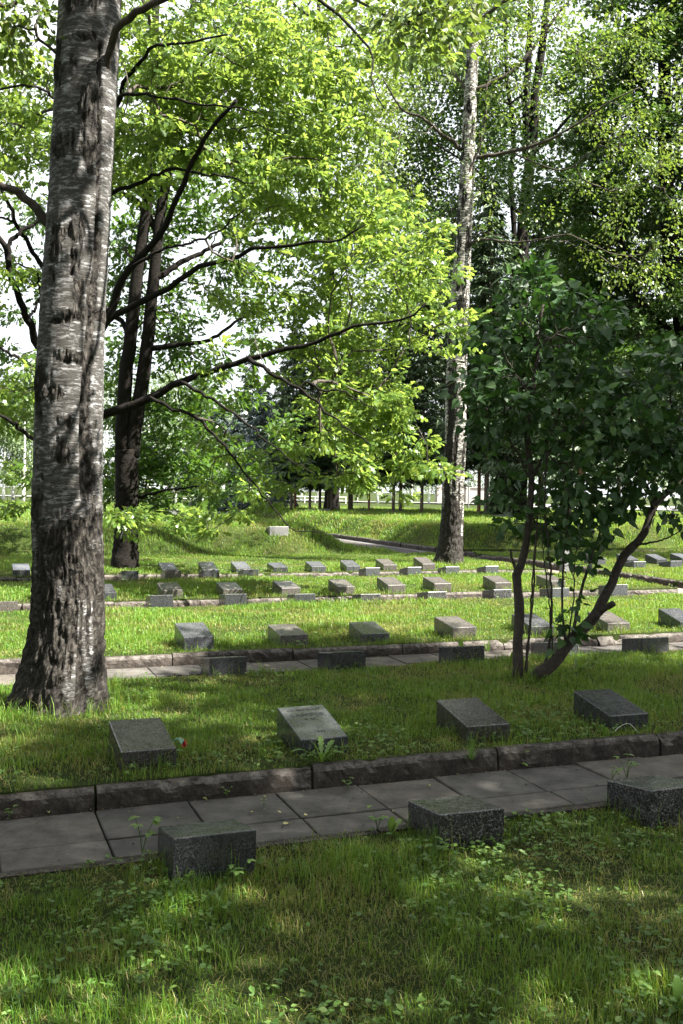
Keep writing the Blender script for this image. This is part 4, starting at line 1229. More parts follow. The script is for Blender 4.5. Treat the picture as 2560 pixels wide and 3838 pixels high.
for x, y, r, n in ((1240, 635, .13, 6), (1215, 690, .25, 13), (1290, 700, .25, 12), (1350, 720, .25, 12), (1385, 760, .22, 10), (1165, 740, .22, 11), (1140, 800, .25, 12), (1210, 800, .3, 17), (1290, 800, .32, 18), (1360, 820, .3, 16),
                   (1105, 880, .2, 9), (1080, 905, .16, 6), (1170, 890, .32, 17), (1250, 890, .35, 20), (1340, 910, .35, 20), (1410, 900, .3, 17), (1470, 880, .28, 15), (1520, 850, .25, 13), (1560, 830, .25, 12), (1555, 920, .32, 17),
                   (1480, 960, .35, 20), (1400, 990, .35, 20), (1310, 1000, .3, 15), (1230, 970, .3, 13), (1150, 960, .25, 9), (1090, 950, .16, 4), (1350, 1080, .32, 18), (1430, 1070, .33, 19), (1510, 1040, .33, 19), (1565, 1030, .3, 16),
                   (1270, 1140, .28, 13), (1330, 1160, .28, 15), (1400, 1150, .28, 15), (1480, 1130, .25, 10), (1210, 1180, .18, 7), (1180, 1200, .1, 3), (1260, 1210, .22, 10), (1320, 1220, .2, 9), (1370, 1210, .2, 8), (1540, 1150, .2, 6),
                   (1290, 1260, .12, 4), (1345, 1255, .1, 3), (1280, 1320, .07, 2), (1310, 1400, .07, 2), (1296, 1440, .08, 3), (1280, 1400, .05, 1), (1350, 1300, .06, 2), (1330, 1370, .05, 1), (1305, 1470, .04, 1), (1160, 1060, .2, 4), (1140, 1140, .1, 2),
                   (1630, 900, .45, 28), (1650, 1050, .45, 26), (1720, 950, .45, 24), (1600, 1180, .25, 8), (1150, 870, .2, 8), (1200, 950, .25, 10)):
    bl.append((x, y, Yl + rng.uniform(-.35, .35), r, n))
C = blob_clusters(dblobs(bl, 1.6), 10)
nodes, pl = trunk_nodes(paths)
g = Geo()
dirs = twigs(g, nodes, pl, C, .0022, .3, 4, .03, .009)
tag(child(g.obj('twigs', M['lilacbark']), lil), kind='stuff')
P, Dr, Nn, S = cluster_leaves(C, dirs, 7.2, .15, .085, .8, .75, .5, .5, .25)
child(leaf_mesh('crown', P, Dr, Nn, S, T_HEART, M['lilac']), lil)

# ------------------------------------------------------------------ taller trees behind
def stem(px, py, Y, *rest):
    b = D(px, py, Y); b[2] = gz(b[0], b[1]) - .06
    return np.vstack([b, DP(rest, Y)])
def lobes(cx, cy, z0, z1, rad, n, r=1.5, per=9, squash=1.0):
    out = []
    for _ in range(n):
        h = rng.uniform(z0, z1)
        t = (h - z0) / (z1 - z0)
        rr = rad * math.sqrt(max(.04, 1 - (2 * t - .85) ** 2 / 1.6)) * math.sqrt(rng.random())
        a = rng.random() * 6.283
        out.append((cx + rr * math.cos(a), cy + rr * math.sin(a), h, r, r, r * .8, per))
    return out
# twin linden behind the lilac
s1 = stem(1190, 1180, 45, (1193, 1000), (1196, 800), (1199, 612), (1204, 500), (1219, 360))
s2 = DP([(1216, 390), (1211, 310), (1209, 225), (1214, 150), (1220, 0), (1225, -200)], 45)
s3 = DP([(1219, 360), (1226, 300), (1229, 225), (1240, 150), (1250, 75), (1262, -50), (1280, -250)], 45)
s4 = stem(1178, 1182, 46, (1182, 1000), (1183, 700), (1180, 500), (1174, 425), (1180, 300), (1166, 190), (1160, 20))
L = dblobs([(x, y, 45 + rng.uniform(-2.5, 3.5), r * 1.3, n) for x, y, r, n in ((1150, 640, 1.2, 12), (1120, 440, 1.4, 13), (1180, 350, 1.0, 6), (1250, 610, 1.2, 10), (1120, 800, 1.4, 14), (1200, 880, 1.5, 16), (1280, 900, 1.5, 14), (960, 400, 1.5, 14), (910, 550, 1.5, 14), (980, 500, 1.4, 12),
            (950, 250, 1.5, 12), (1040, 140, 1.5, 12), (1190, 60, 1.6, 14), (1290, 150, 1.4, 10), (1140, 200, 1.3, 8), (1000, 340, 1.2, 10), (1240, 480, .9, 5), (1130, 560, .9, 8), (1100, 960, 1.4, 14), (1250, 750, 1.4, 12), (980, 620, 1.2, 10), (1300, 500, 1.3, 9), (1320, 330, 1.2, 8))])
L += lobes(s1[0][0], s1[0][1], 19, 26, 6, 14, 1.9, 10)
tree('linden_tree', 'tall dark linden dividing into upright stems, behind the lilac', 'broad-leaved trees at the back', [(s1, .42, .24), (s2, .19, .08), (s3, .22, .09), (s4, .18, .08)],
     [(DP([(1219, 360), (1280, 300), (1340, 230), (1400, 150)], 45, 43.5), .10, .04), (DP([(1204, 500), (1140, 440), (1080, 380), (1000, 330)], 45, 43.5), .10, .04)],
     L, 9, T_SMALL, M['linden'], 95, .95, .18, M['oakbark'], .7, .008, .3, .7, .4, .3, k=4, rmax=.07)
# leaning tree left of it
s1 = stem(1160, 1182, 48, (1158, 1000), (1155, 800), (1151, 707), (1134, 612), (1128, 525), (1112, 430), (1100, 300))
L = dblobs([(x, y, 48.5 + rng.uniform(-2.5, 3), 1.95, 13) for x, y in ((1090, 480), (1020, 560), (1040, 430), (1080, 330), (1130, 330), (1000, 690), (1030, 640), (1140, 900), (1060, 250), (960, 700), (1100, 760), (1040, 860), (900, 470))])
tree('linden_tree', 'slim leaning linden just right of the white-barked birch, behind it', 'broad-leaved trees at the back', [(s1, .27, .08)],
     [(DP([(1134, 612), (1110, 585), (1080, 560), (1040, 540)], 48, 48), .1, .03)], L, 9, T_SMALL, M['linden'], 90, 1.05, .19, M['oakbark'], .7, .008, .3, .7, .4, .3, k=4)
# big dense tree on the right
s1 = stem(1640, 1196, 25.5, (1600, 900), (1545, 620), (1528, 350), (1525, 100), (1520, -200))
L = dblobs([(x, y, 25.6 + rng.uniform(-1.6, 1.8), r * .95, n) for x, y, r, n in ((1290, 440, .9, 9), (1360, 480, 1.2, 14), (1470, 460, 1.3, 16), (1540, 600, 1.4, 18), (1400, 600, 1.2, 14), (1310, 560, 1.0, 9), (1520, 740, 1.4, 20), (1430, 720, 1.3, 18), (1340, 690, 1.2, 13), (1550, 330, 1.4, 14),
            (1470, 230, 1.4, 13), (1560, 120, 1.4, 14), (1410, 110, 1.3, 10), (1340, 320, 1.0, 8), (1620, 500, 1.6, 20), (1660, 720, 1.6, 20), (1640, 280, 1.6, 18), (1560, 880, 1.4, 18), (1440, 850, 1.3, 16), (1360, 830, 1.2, 13), (1300, 760, 1.1, 11), (1500, 980, 1.3, 15), (1400, 950, 1.2, 13), (1600, 1000, 1.4, 14), (1380, 180, 1.1, 8), (1490, 40, 1.4, 12), (1480, 340, 1.2, 11), (1420, 400, 1.1, 10), (1560, 480, 1.3, 14))])
L += lobes(s1[0][0] + 1, s1[0][1], 12, 14, 4, 6, 1.4, 10)
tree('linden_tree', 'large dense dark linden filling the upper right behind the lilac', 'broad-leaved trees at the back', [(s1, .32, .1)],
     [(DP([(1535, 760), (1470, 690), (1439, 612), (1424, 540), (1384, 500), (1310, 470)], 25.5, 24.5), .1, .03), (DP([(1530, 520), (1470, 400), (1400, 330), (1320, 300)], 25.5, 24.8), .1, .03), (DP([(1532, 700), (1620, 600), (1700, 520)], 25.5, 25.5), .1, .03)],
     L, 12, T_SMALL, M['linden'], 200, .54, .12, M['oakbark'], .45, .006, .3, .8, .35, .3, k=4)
# lighter tree filling the middle behind the oak
s1 = stem(760, 1172, 56, (765, 900), (755, 600), (740, 300), (730, 0))
L = dblobs([(x, y, 56 + rng.uniform(-4, 4), 2.6, n) for x, y, n in ((620, 60, 12), (720, 60, 12), (850, 250, 14), (900, 330, 14), (820, 390, 14), (700, 330, 12), (560, 100, 10), (920, 480, 14), (870, 600, 14), (950, 570, 12), (900, 150, 12), (780, 500, 10), (740, 640, 8), (820, 700, 12), (900, 760, 12), (680, 180, 12), (780, 180, 12), (960, 180, 10), (800, 850, 10), (940, 850, 12), (600, 420, 8), (540, 250, 8))])
tree('linden_tree', 'pale green linden far behind the oak limbs in the middle', 'broad-leaved trees at the back', [(s1, .42, .1)],
     [(DP([(745, 330), (800, 250), (870, 180)], 56, 54), .1, .04), (DP([(610, 130), (660, 70), (715, 0)], 55, 55), .08, .04), (DP([(752, 500), (690, 300), (640, 180)], 56, 54), .1, .05)],
     L, 9, T_SMALL, M['birchleaf'], 95, 1.3, .23, M['oakbark'], .7, .009, .3, .7, .4, .3, k=4)

rng = np.random.default_rng(103)
# unseen trees: right ones shade the foreground, the rest added to block sky light
for i, (x, y, z0, z1, rad, lab) in enumerate(((9.8, 3.2, 4.6, 12.5, 3.4, 'broad tree right of the viewer shading the near graves'), (10.2, 5.4, 4.2, 12.5, 3.1, 'broad tree right of the lilac shading it'),
                                               (6.8, -2.8, 4.8, 12, 3.2, 'broad tree behind the viewer shading the nearest grass'), (14.5, 3.2, 5, 15, 3.6, 'tall broad tree farther right of the viewer'),
                                               (-6.5, -3.0, 1.6, 13, 3.8, 'unseen broad tree behind the viewer on the left, added to block sky light'), (-.5, -7.0, 1.4, 14, 4.2, 'unseen broad tree straight behind the viewer, added to block sky light'), (-9.5, 4.0, 2.5, 13, 3.8, 'unseen broad tree left of the big birch, added to block sky light'),
                                               (1.8, -.9, 7.6, 14, 4.6, 'unseen tree, its high crown arching over the viewer added to block sky light'), (15.2, 24, 8, 19, 3.4, 'tall dense tree right of the shaded plot'), (7.2, 1.3, 4.8, 11.5, 2.8, 'broad tree close on the right of the viewer'), 
   (-8.2, 9.5, 2, 12, 3.0, 'unseen broad tree out on the left of the path rows, added to block sky light'), (7, -8.5, 1.4, 15, 4.5, 'unseen tall tree far behind the viewer on the right, added to block sky light'), (-9, -10, 1.4, 15, 4.5, 'unseen tall tree far behind the viewer on the left, added to block sky light'))):
    g0 = gz(x, y)
    tr = np.array([(x, y, g0 - .05), (x + .1, y, 2), (x + .05, y + .1, 5), (x, y, z1 - 2)])
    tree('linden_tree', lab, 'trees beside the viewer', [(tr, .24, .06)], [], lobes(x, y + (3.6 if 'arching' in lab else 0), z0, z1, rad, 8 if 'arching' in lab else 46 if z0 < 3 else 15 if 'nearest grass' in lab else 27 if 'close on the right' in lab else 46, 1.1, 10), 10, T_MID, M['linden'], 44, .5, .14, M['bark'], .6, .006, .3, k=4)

rng = np.random.default_rng(55)
# ------------------------------------------------------------------ spruces and the far trees
def spruce_proto(h, zc, rad, n, mat, bark, tr, seed):
    """spruce at the origin: trunk, tiers of drooping boughs, needles"""
    root = bpy.data.objects.new('spruce_tree', None); root.empty_display_size = .2
    link(root)
    g = Geo()
    P = np.array([(0, 0, -.1), (.02, 0, h * .3), (0, .03, h * .65), (0, 0, h)])
    g.tube(smoothpath(P, 14), np.linspace(tr, .02, 14), 10, True, .12)
    g.obj('trunk', bark, root, True)
    g = Geo()
    Ps, Ds, Ns, Ss, Rn = [], [], [], [], []
    nb = n
    for i in range(nb):
        z = zc + (h - zc) * (i / nb) ** 1.15
        t = (z - zc) / (h - zc)
        L = rad * (1 - t) ** .8 * rng.uniform(.7, 1.1) + .15
        a = i * 2.4 + rng.normal() * .3
        dr = np.array([math.cos(a), math.sin(a), 0])
        sg = np.linspace(0, 1, 7)[:, None]
        B = np.array([0, 0, z]) + dr * L * sg + np.array([0, 0, 1.0]) * (-.42 * L * sg + .25 * L * sg ** 2.2)
        g.tube(B, np.linspace(.022, .005, 7) * (1.2 - t), 4, False)
        m = int(24 + 90 * L / rad * (rad / 2.5))
        s = rng.random(m) ** .7
        p = np.array([np.interp(s, sg[:, 0], B[:, k]) for k in range(3)]).T
        side = np.array([-dr[1], dr[0], 0])
        sd = rng.choice([-1, 1], m)[:, None] * rng.random((m, 1))
        d = dr * .55 + side * sd * 1.0 + np.array([0, 0, -1.0]) * rng.uniform(.1, .7, (m, 1))
        p = p + side * sd * .22 * L * (1 - s[:, None] * .6) + rng.normal(size=(m, 3)) * .05
        Ps.append(p); Ds.append(d); Ns.append(np.array([0, 0, 1.0]) + rng.normal(size=(m, 3)) * .4)
        Ss.append(rng.uniform(.2, .42, m)); Rn.append(np.clip(rng.random(m) * .7 + s * .3, 0, 1))
    tag(g.obj('boughs', M['twig'], root), kind='stuff')
    leaf_mesh('crown', np.vstack(Ps), np.vstack(Ds), np.vstack(Ns), np.concatenate(Ss), T_NEED, mat, root, np.concatenate(Rn))
    return root

def dup(root, loc, rz, s=1.0):
    r = root.copy(); COL.objects.link(r)
    r.location = loc; r.rotation_euler = (0, 0, rz); r.scale = (s, s, s)
    for ch in list(root.children):
        c = ch.copy(); COL.objects.link(c); c.parent = r
    return r
protos = {'a': spruce_proto(15, 2.6, 2.7, 130, M['needle'], M['sprucebark'], .12, 1), 'b': spruce_proto(12, 2.1, 2.3, 110, M['needle'], M['sprucebark'], .10, 2),
          'p': spruce_proto(14, 2.8, 2.6, 90, M['needle'], M['pinebark'], .10, 4), 'u': spruce_proto(6.2, .25, 1.7, 80, M['blueneedle'], M['sprucebark'], .1, 3), 'y': spruce_proto(2.6, .1, .95, 34, M['needle'], M['sprucebark'], .05, 5)}
used = set()
SP = [('b', 667, 1171, 47, .95, 'spruce at the left end of the row beyond the mounds, with a thick grey trunk'), ('p', 676, 1171, 48, .9, 'reddish-trunked conifer close beside the grey spruce left of the row'),
      ('a', 710, 1170, 47, .75, 'spruce with a broad grey trunk, third in the far row from the left'), ('b', 733, 1168, 48, 1, 'dark-trunked spruce left of the trunk pair in the far row'),
      ('b', 752, 1169, 48, .9, 'left one of the close trunk pair in the far spruce row'), ('a', 760, 1169, 47, .8, 'right one of the close trunk pair in the far spruce row'),
      ('b', 803, 1170, 48, .95, 'pale slender-trunked spruce under the oak leaf fringe'), ('a', 808, 1170, 49, .85, 'dark-trunked spruce right behind the pale slender trunk'),
      ('p', 848, 1172, 46, .85, 'conifer with mottled trunk below the brightest oak leaves'), ('b', 904, 1169, 46, 1.05, 'dark spruce two trunks left of the white-barked birch'),
      ('a', 920, 1170, 46, .95, 'thick mossy-trunked spruce left of the white-barked birch'), ('b', 969, 1173, 45, 1.1, 'short-trunked spruce next left of the white-barked birch'),
      ('a', 1117, 1184, 42, .95, 'stout dark spruce behind the right side of the white-barked birch'), ('p', 1100, 1184, 43, .85, 'slim pale-trunked conifer right of the white-barked birch'),
      ('y', 1158, 1185, 41, 1, 'small young spruce with low skirts behind the lilac'), ('a', 1020, 1172, 50, .95, 'spruce standing straight behind the white-barked birch'),
      ('u', 600, 1166, 50, 1, 'blue spruce seen through the gap between oak limbs'), ('u', 540, 1163, 54, .85, 'smaller blue spruce left of the larger blue one'), ('b', 640, 1168, 52, .8, 'dark spruce right beside the larger blue one'),
      ('b', 455, 1162, 56, .7, 'spruce far behind the right stem of the dark oak'), ('u', 500, 1163, 58, 1.0, 'blue spruce farthest left, low behind hanging oak leaves'), ('b', 570, 1166, 60, .8, 'tall spruce behind the blue spruces'),
      ('a', 1308, 1186, 40, .9, 'spruce with light trunk behind the middle of the lilac'), ('p', 1332, 1188, 38, .9, 'brown-trunked conifer behind the middle of the lilac'), ('a', 1240, 1186, 46, 1.0, 'dark spruce hidden behind the left part of the lilac'),
      ('b', 1420, 1190, 44, 1.1, 'dark spruce behind the right part of the lilac'), ('a', 1500, 1192, 46, 1.0, 'dark spruce behind the right edge of the lilac'), ('b', 1180, 1178, 55, 1.15, 'spruce showing in the gap right of the white-barked birch')]
for kk, px, py, Y, s, lab in SP:
    if 630 < px < 990: s *= .74
    p = D(px, py, Y)
    loc = (p[0], p[1], gz(p[0], p[1]))
    rz = rng.random() * 6.28
    if kk in used:
        o = dup(protos[kk], loc, rz, s)
    else:
        used.add(kk); o = protos[kk]; o.location = loc; o.rotation_euler = (0, 0, rz); o.scale = (s, s, s)
    tag(o, lab, 'tree', 'conifers beyond the mounds')

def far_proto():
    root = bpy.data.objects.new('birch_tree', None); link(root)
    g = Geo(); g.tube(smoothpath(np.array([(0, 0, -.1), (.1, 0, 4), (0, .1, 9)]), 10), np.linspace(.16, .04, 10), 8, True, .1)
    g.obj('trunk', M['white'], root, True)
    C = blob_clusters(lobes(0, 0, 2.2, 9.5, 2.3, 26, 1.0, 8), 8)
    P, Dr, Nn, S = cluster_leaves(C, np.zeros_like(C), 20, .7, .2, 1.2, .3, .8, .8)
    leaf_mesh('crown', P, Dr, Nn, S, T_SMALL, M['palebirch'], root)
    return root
fp = far_proto()
FB = [(6, 1152, 80, .9, 'pale birch at the far left edge beyond the lawn'), (28, 1153, 84, 1.0, 'pale birch beyond the lawn, second from the left edge'), (52, 1153, 78, .85, 'pale birch beyond the lawn, half hidden by low oak leaves'), (75, 1154, 82, 1.0, 'pale birch beyond the lawn, touching the left outline of the big trunk'),
      (110, 1154, 80, 1, 'pale birch beyond the lawn, hidden behind the big trunk'), (-30, 1152, 80, 1, 'pale birch just outside the left edge of the far lawn'), (240, 1157, 84, 1.05, 'pale birch beyond the lawn, between big trunk and dark oak'), (340, 1159, 86, 1.1, 'pale birch beyond the lawn, right of the dark oak trunk'),
      (400, 1160, 90, 1.2, 'pale tall birch far behind the memorial blocks'), (475, 1161, 92, 1.1, 'pale birch far behind the smallest blue spruce'), (640, 1163, 110, 1.1, 'far pale birch behind the spruce row on its left'), (900, 1168, 128, 1.3, 'far pale tree behind the pinkish wall'), (690, 1164, 112, .9, 'far pale tree behind the third spruce trunk'), (730, 1165, 118, 1.0, 'far pale tree between the third spruce and the trunk pair'), (775, 1166, 112, .9, 'far pale tree just right of the close trunk pair'), (820, 1166, 118, 1.0, 'far pale tree right of the pale slender trunk'), (868, 1167, 112, .95, 'far pale tree right of the mottled trunk'), (945, 1168, 118, .8, 'low far tree at the left end of the pinkish wall'), (985, 1169, 112, .8, 'low far tree before the left part of the pinkish wall'), (1145, 1172, 112, .9, 'low far tree at the right end of the pinkish wall'), (1090, 1170, 125, 1.2, 'far pale tree right of the lamp post'),
      (1180, 1172, 110, 1.3, 'far pale tree behind the young spruce'), (1300, 1174, 105, 1.4, 'far pale tree behind the lilac'), (1420, 1176, 100, 1.4, 'far pale tree behind the leaning lilac trunk'), (1530, 1178, 100, 1.5, 'far pale tree at the right edge')]
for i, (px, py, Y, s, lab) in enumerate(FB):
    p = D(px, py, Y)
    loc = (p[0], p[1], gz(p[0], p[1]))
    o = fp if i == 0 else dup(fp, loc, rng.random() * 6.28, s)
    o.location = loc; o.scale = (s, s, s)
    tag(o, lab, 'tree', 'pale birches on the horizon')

# ------------------------------------------------------------------ far wall, railing, lamp post
def wbox(g, x0, x1, y0, y1, z0, z1):
    V = np.array([(x, y, z) for z in (z0, z1) for y in (y0, y1) for x in (x0, x1)])
    q = np.array([(0, 2, 3, 1), (4, 5, 7, 6), (0, 1, 5, 4), (2, 6, 7, 3), (0, 4, 6, 2), (1, 3, 7, 5)])
    g.add(V, [q])
wl = thing('garden_wall', (16, 122, .35), 'long pale pinkish wall far behind the spruce trunks, beyond the white road', 'wall')
g = Geo(); wbox(g, 11.5, 19.5, 122, 122.4, .2, 2.3); child(g.obj('wall', M['pinkwall']), wl)
g = Geo(); wbox(g, 11.4, 19.6, 121.9, 122.5, 2.303, 2.40); child(g.obj('coping', M['pinkwall']), wl)
for x in np.arange(11.7, 19.4, 3.5):
    g = Geo(); wbox(g, x, x + .5, 121.8, 121.997, .2, 2.298); child(g.obj('pier', M['pinkwall']), wl)
fr = thing('railing', (-2, 104, .35), 'white railing far behind the left spruce trunks', 'railing')
g = Geo(); wbox(g, -5, .5, 104, 104.08, 1.0, 1.07); wbox(g, -5, .5, 104.01, 104.07, .68, .73); child(g.obj('rail', M['white']), fr)
for x in np.arange(-5, .6, 1.1):
    g = Geo(); wbox(g, x - .04, x + .04, 103.9, 103.997, .3, 1.1); child(g.obj('post', M['white']), fr)
def lamp_post(px, py, Y, label, h=3.6):
    p = D(px, py, Y); z = gz(p[0], p[1])
    lp = thing('lamp_post', (p[0], p[1], z), label, 'lamp post', 'slim posts on the far lawn')
    g = Geo(); g.tube([(p[0], p[1], z - .1), (p[0], p[1], z + .3), (p[0], p[1], z + .31), (p[0], p[1], z + h)], [.09, .09, .045, .035], 10); child(g.obj('pole', M['metal']), lp)
    g = Geo(); g.tube([(p[0], p[1], z + h), (p[0], p[1], z + h + .06), (p[0], p[1], z + h + .4), (p[0], p[1], z + h + .5)], [.05, .14, .2, .03], 12); child(g.obj('lamp_head', M['white']), lp)
lamp_post(1076, 1167, 82, 'slim dark lamp post just right of the white-barked birch, on the far lawn')
lamp_post(924, 1163, 90, 'slim dark post far behind the spruces left of the white-barked birch')

# ------------------------------------------------------------------ grass
def in_path(u, v, m=.0):
    r = np.zeros(u.shape, bool)
    for k in KERB:
        r |= (v > k - PATHW + .015 - m) & (v < k + .05) & (u < 11.75)
    r |= (u > 11.75) & (u < 12.62) & (v < 23.5)
    r |= (u > 10.85) & (u < 12.62) & (v >= 23.4) & (v < 46)
    r |= (u > 12.0) & (v > 23.4) & (v < 25.22)
    return r

def in_stone(X, Y):
    r = np.zeros(X.shape, bool)
    for (sx, sy, u, v, w, d, rot) in STONES:
        c, s = math.cos(PSI + rot), math.sin(PSI + rot)
        dx, dy = X - sx, Y - sy
        a, b = dx * c + dy * s, -dx * s + dy * c
        r |= (np.abs(a) < w / 2 + .008) & (b > -.008) & (b < d + .008)
    return r

def scatter(y0, y1, dens, half=.40, extra=.5):
    """random ground points over the seen wedge between two depths"""
    A = half * (y1 ** 2 - y0 ** 2) + 2 * extra * (y1 - y0)
    n = int(A * dens)
    Y = np.sqrt(rng.random(n) * (y1 ** 2 - y0 ** 2) + y0 ** 2)
    X = (rng.random(n) * 2 - 1) * (half * Y + extra)
    return X, Y

GP = []
bands = [(2.3, 3.6, 8500, .0029, 1), (3.6, 5.2, 7500, .0034, 1), (5.2, 7.5, 6000, .0040, 1), (7.5, 10.5, 4200, .005, 1), (10.5, 14, 2900, .006, 1), (14, 19, 1900, .0075, 1), (19, 26, 1300, .0095, 1), (26, 36, 900, .014, 1.15), (36, 52, 420, .02, 1.4), (52, 80, 90, .035, 1.5)]
bx, by, bw, bh = [], [], [], []
for y0, y1, dens, w, hs in bands:
    X, Y = scatter(y0, y1, dens)
    bx.append(X); by.append(Y); bw.append(np.full(len(X), w)); bh.append(np.full(len(X), hs))
X, Y, Wd, Hs = map(np.concatenate, (bx, by, bw, bh))
u, v = w2uv(X, Y)
ok = ~in_path(u, v) & ~in_stone(X, Y)
for (tx, ty, tr) in ((LB[0, 0], LB[0, 1], .34), (RB[0, 0], RB[0, 1], .32)):
    ok &= (X - tx) ** 2 + (Y - ty) ** 2 > tr ** 2
X, Y, Wd, Hs, u, v = [q[ok] for q in (X, Y, Wd, Hs, u, v)]
n1 = fbm(X * .9, Y * .9, 2.2, 3)
n2 = fbm(X * 4.5, Y * 4.5, 7.7, 3)
dryn = fbm(X * 1.7 + 30, Y * 1.7, 5.5, 4)
# worn strip in front of the stones next to the kerbs
worn = np.zeros(len(X))
for k in KERB:
    worn = np.maximum(worn, smooth(1 - (v - k - .12) / .42) * (v > k + .08))
worn = np.maximum(worn, smooth(1 - (KERB[0] - PATHW - v) / .5) * (v < KERB[0] - PATHW) * .5)
dry = smooth((dryn - .475 + .16 * worn) / .17)
sunpatch_x, sunpatch_y = .95, 2.75
dry = np.maximum(dry, .75 * np.exp(-((X - sunpatch_x) ** 2 / .16 + (Y - sunpatch_y) ** 2 / .2)))  # warm sun patch put into the grass colour as dry blades
keep = rng.random(len(X)) < np.clip(.55 + 1.1 * (n2 - .32) - .45 * worn * (n1 > .4) + .1, .2, 1)
X, Y, Wd, Hs, u, v, n1, n2, dry, worn = [q[keep] for q in (X, Y, Wd, Hs, u, v, n1, n2, dry, worn)]
Hh = (.028 + .07 * smooth((n1 - .25) / .5) + .05 * smooth((n2 - .55) / .25)) * rng.uniform(.45, 1.35, len(X)) * (1 - .55 * worn) * (1 - .35 * dry) * Hs
Hh *= np.where(v < KERB[0] - PATHW, .95, np.where(v < 9, .8, .85))
Hh = np.where(v > 23.4, Hh * 1.6, Hh)
is_dry = np.where(rng.random(len(X)) < .05 + .5 * dry, rng.uniform(.55, 1, len(X)), dry * .3 * rng.random(len(X)))
# longer blades hugging the stones, the trunk and the path edges
ex, ey, eh = [], [], []
for (sx, sy, su, sv, w, d, rot) in STONES:
    if sy > 22: continue
    nn = int(np.clip(150 - sy * 6, 30, 130))
    side = rng.integers(0, 4, nn)
    t = rng.random(nn)
    off = np.abs(rng.normal(0, .025, nn)) + .012
    a = np.where(side == 0, (t - .5) * w, np.where(side == 1, w / 2 + off, np.where(side == 2, -w / 2 - off, (t - .5) * w)))
    b = np.where(side == 0, -off, np.where(side == 3, d + off, t * d))
    c, s = math.cos(PSI + rot), math.sin(PSI + rot)
    ex.append(sx + a * c - b * s); ey.append(sy + a * s + b * c); eh.append(rng.uniform(.05, .17, nn) * (rng.random(nn) ** .7 + .3))
for (tx, ty, tr, nn) in ((LB[0, 0], LB[0, 1], .42, 500), (RB[0, 0], RB[0, 1], .36, 250), (lb[0], lb[1], .15, 160)):
    a = rng.random(nn) * 6.283; r = tr + np.abs(rng.normal(0, .07, nn))
    ex.append(tx + r * np.cos(a)); ey.append(ty + r * np.sin(a)); eh.append(rng.uniform(.06, .2, nn))
# scattered longer tufts
for _ in range(300):
    ty = 2.4 + 17 * rng.random() ** 1.3
    tx = (rng.random() * 2 - 1) * (.37 * ty + .2)
    nn = rng.integers(10, 34)
    ex.append(tx + rng.normal(0, .03, nn)); ey.append(ty + rng.normal(0, .03, nn)); eh.append(rng.uniform(.06, .15, nn))
for k, nn in ((KERB[0], 2600), (KERB[1], 1500), (KERB[2], 900)):
    uu = rng.uniform(-3, 10, nn); vv = k + .055 + np.abs(rng.normal(0, .05, nn))
    cl_ = fbm(uu * 3.0, k, 0, 3) > .47
    x_, y_ = uv2w(uu[cl_], vv[cl_]); ex.append(x_); ey.append(y_); eh.append(rng.uniform(.04, .12, cl_.sum()))
KE = sum(len(q) for q in ex)
for k, nn in ((KERB[0], 420), (KERB[1], 200)):
    for off, sc_ in ((-.02, 1), (-.475, .5), (-PATHW - .01, 1.5)):
        uu = rng.uniform(-2, 8, nn); vv = k + off + rng.normal(0, .008, nn)
        cl_ = fbm(uu * 2.2 + off * 30, k, 3, 3) > .55
        x_, y_ = uv2w(uu[cl_], vv[cl_]); ex.append(x_); ey.append(y_); eh.append(rng.uniform(.015, .06, cl_.sum()) * sc_)
KF = sum(len(q) for q in ex)
tp = D(262, 1600, 7.75)
nn = 130
ex.append(tp[0] + rng.normal(0, .05, nn)); ey.append(tp[1] + rng.normal(0, .04, nn)); eh.append(rng.uniform(.15, .28, nn))
tp = D(1030, 2300, 2.75)
nn = 110
ex.append(tp[0] + rng.normal(0, .05, nn)); ey.append(tp[1] + rng.normal(0, .04, nn)); eh.append(rng.uniform(.09, .18, nn))
ex, ey, eh = map(np.concatenate, (ex, ey, eh))
eu, ev = w2uv(ex, ey)
ok = ~in_path(eu, ev, -.03)
ok[KE:KF] = True
ex, ey, eh, eu, ev = ex[ok], ey[ok], eh[ok], eu[ok], ev[ok]
X = np.r_[X, ex]; Y = np.r_[Y, ey]; u = np.r_[u, eu]; v = np.r_[v, ev]
Hh = np.r_[Hh, eh]; Wd = np.r_[Wd, .0022 + .00022 * ey]; is_dry = np.r_[is_dry, np.where(rng.random(len(ex)) < .12, .8, .05)]
Z = hz(u, v) - .004
m = len(X)
a = rng.random(m) * 6.283
lean = np.abs(rng.normal(0, .5, m)) + .1
flat_ = (rng.random(m) < .06 + .2 * is_dry) & (Y < 12)
lean = np.where(flat_, rng.uniform(1.2, 2.0, m), lean)
is_dry = np.where(flat_, np.maximum(is_dry, rng.uniform(.3, 1, m)), is_dry)
Hh = np.where(flat_, np.clip(Hh, .05, .11), Hh)
ld = np.stack([np.cos(a), np.sin(a)], 1)
sd = np.stack([-np.sin(a), np.cos(a)], 1)
BV = np.zeros((m, 5, 3))
base = np.stack([X, Y, Z], 1)
w = (Wd * rng.uniform(.6, 1.3, m))[:, None]
l1 = (lean * .32 * Hh)[:, None]; l2 = (np.clip(lean, 0, 1.1) * .95 * Hh)[:, None]
BV[:, 0] = base; BV[:, 1] = base
BV[:, 0, :2] += sd * w / 2; BV[:, 1, :2] -= sd * w / 2
BV[:, 2] = base; BV[:, 3] = base
BV[:, 2, :2] += sd * w * .4 + ld * l1; BV[:, 3, :2] += -sd * w * .4 + ld * l1
BV[:, 2:4, 2] += (Hh * np.where(flat_, .2, .58))[:, None] + np.where(flat_, .012, 0)[:, None]
BV[:, 4] = base
BV[:, 4, :2] += ld * l2
BV[:, 4, 2] += np.where(flat_, .02, Hh * np.clip(1.0 - .35 * lean, .35, 1))
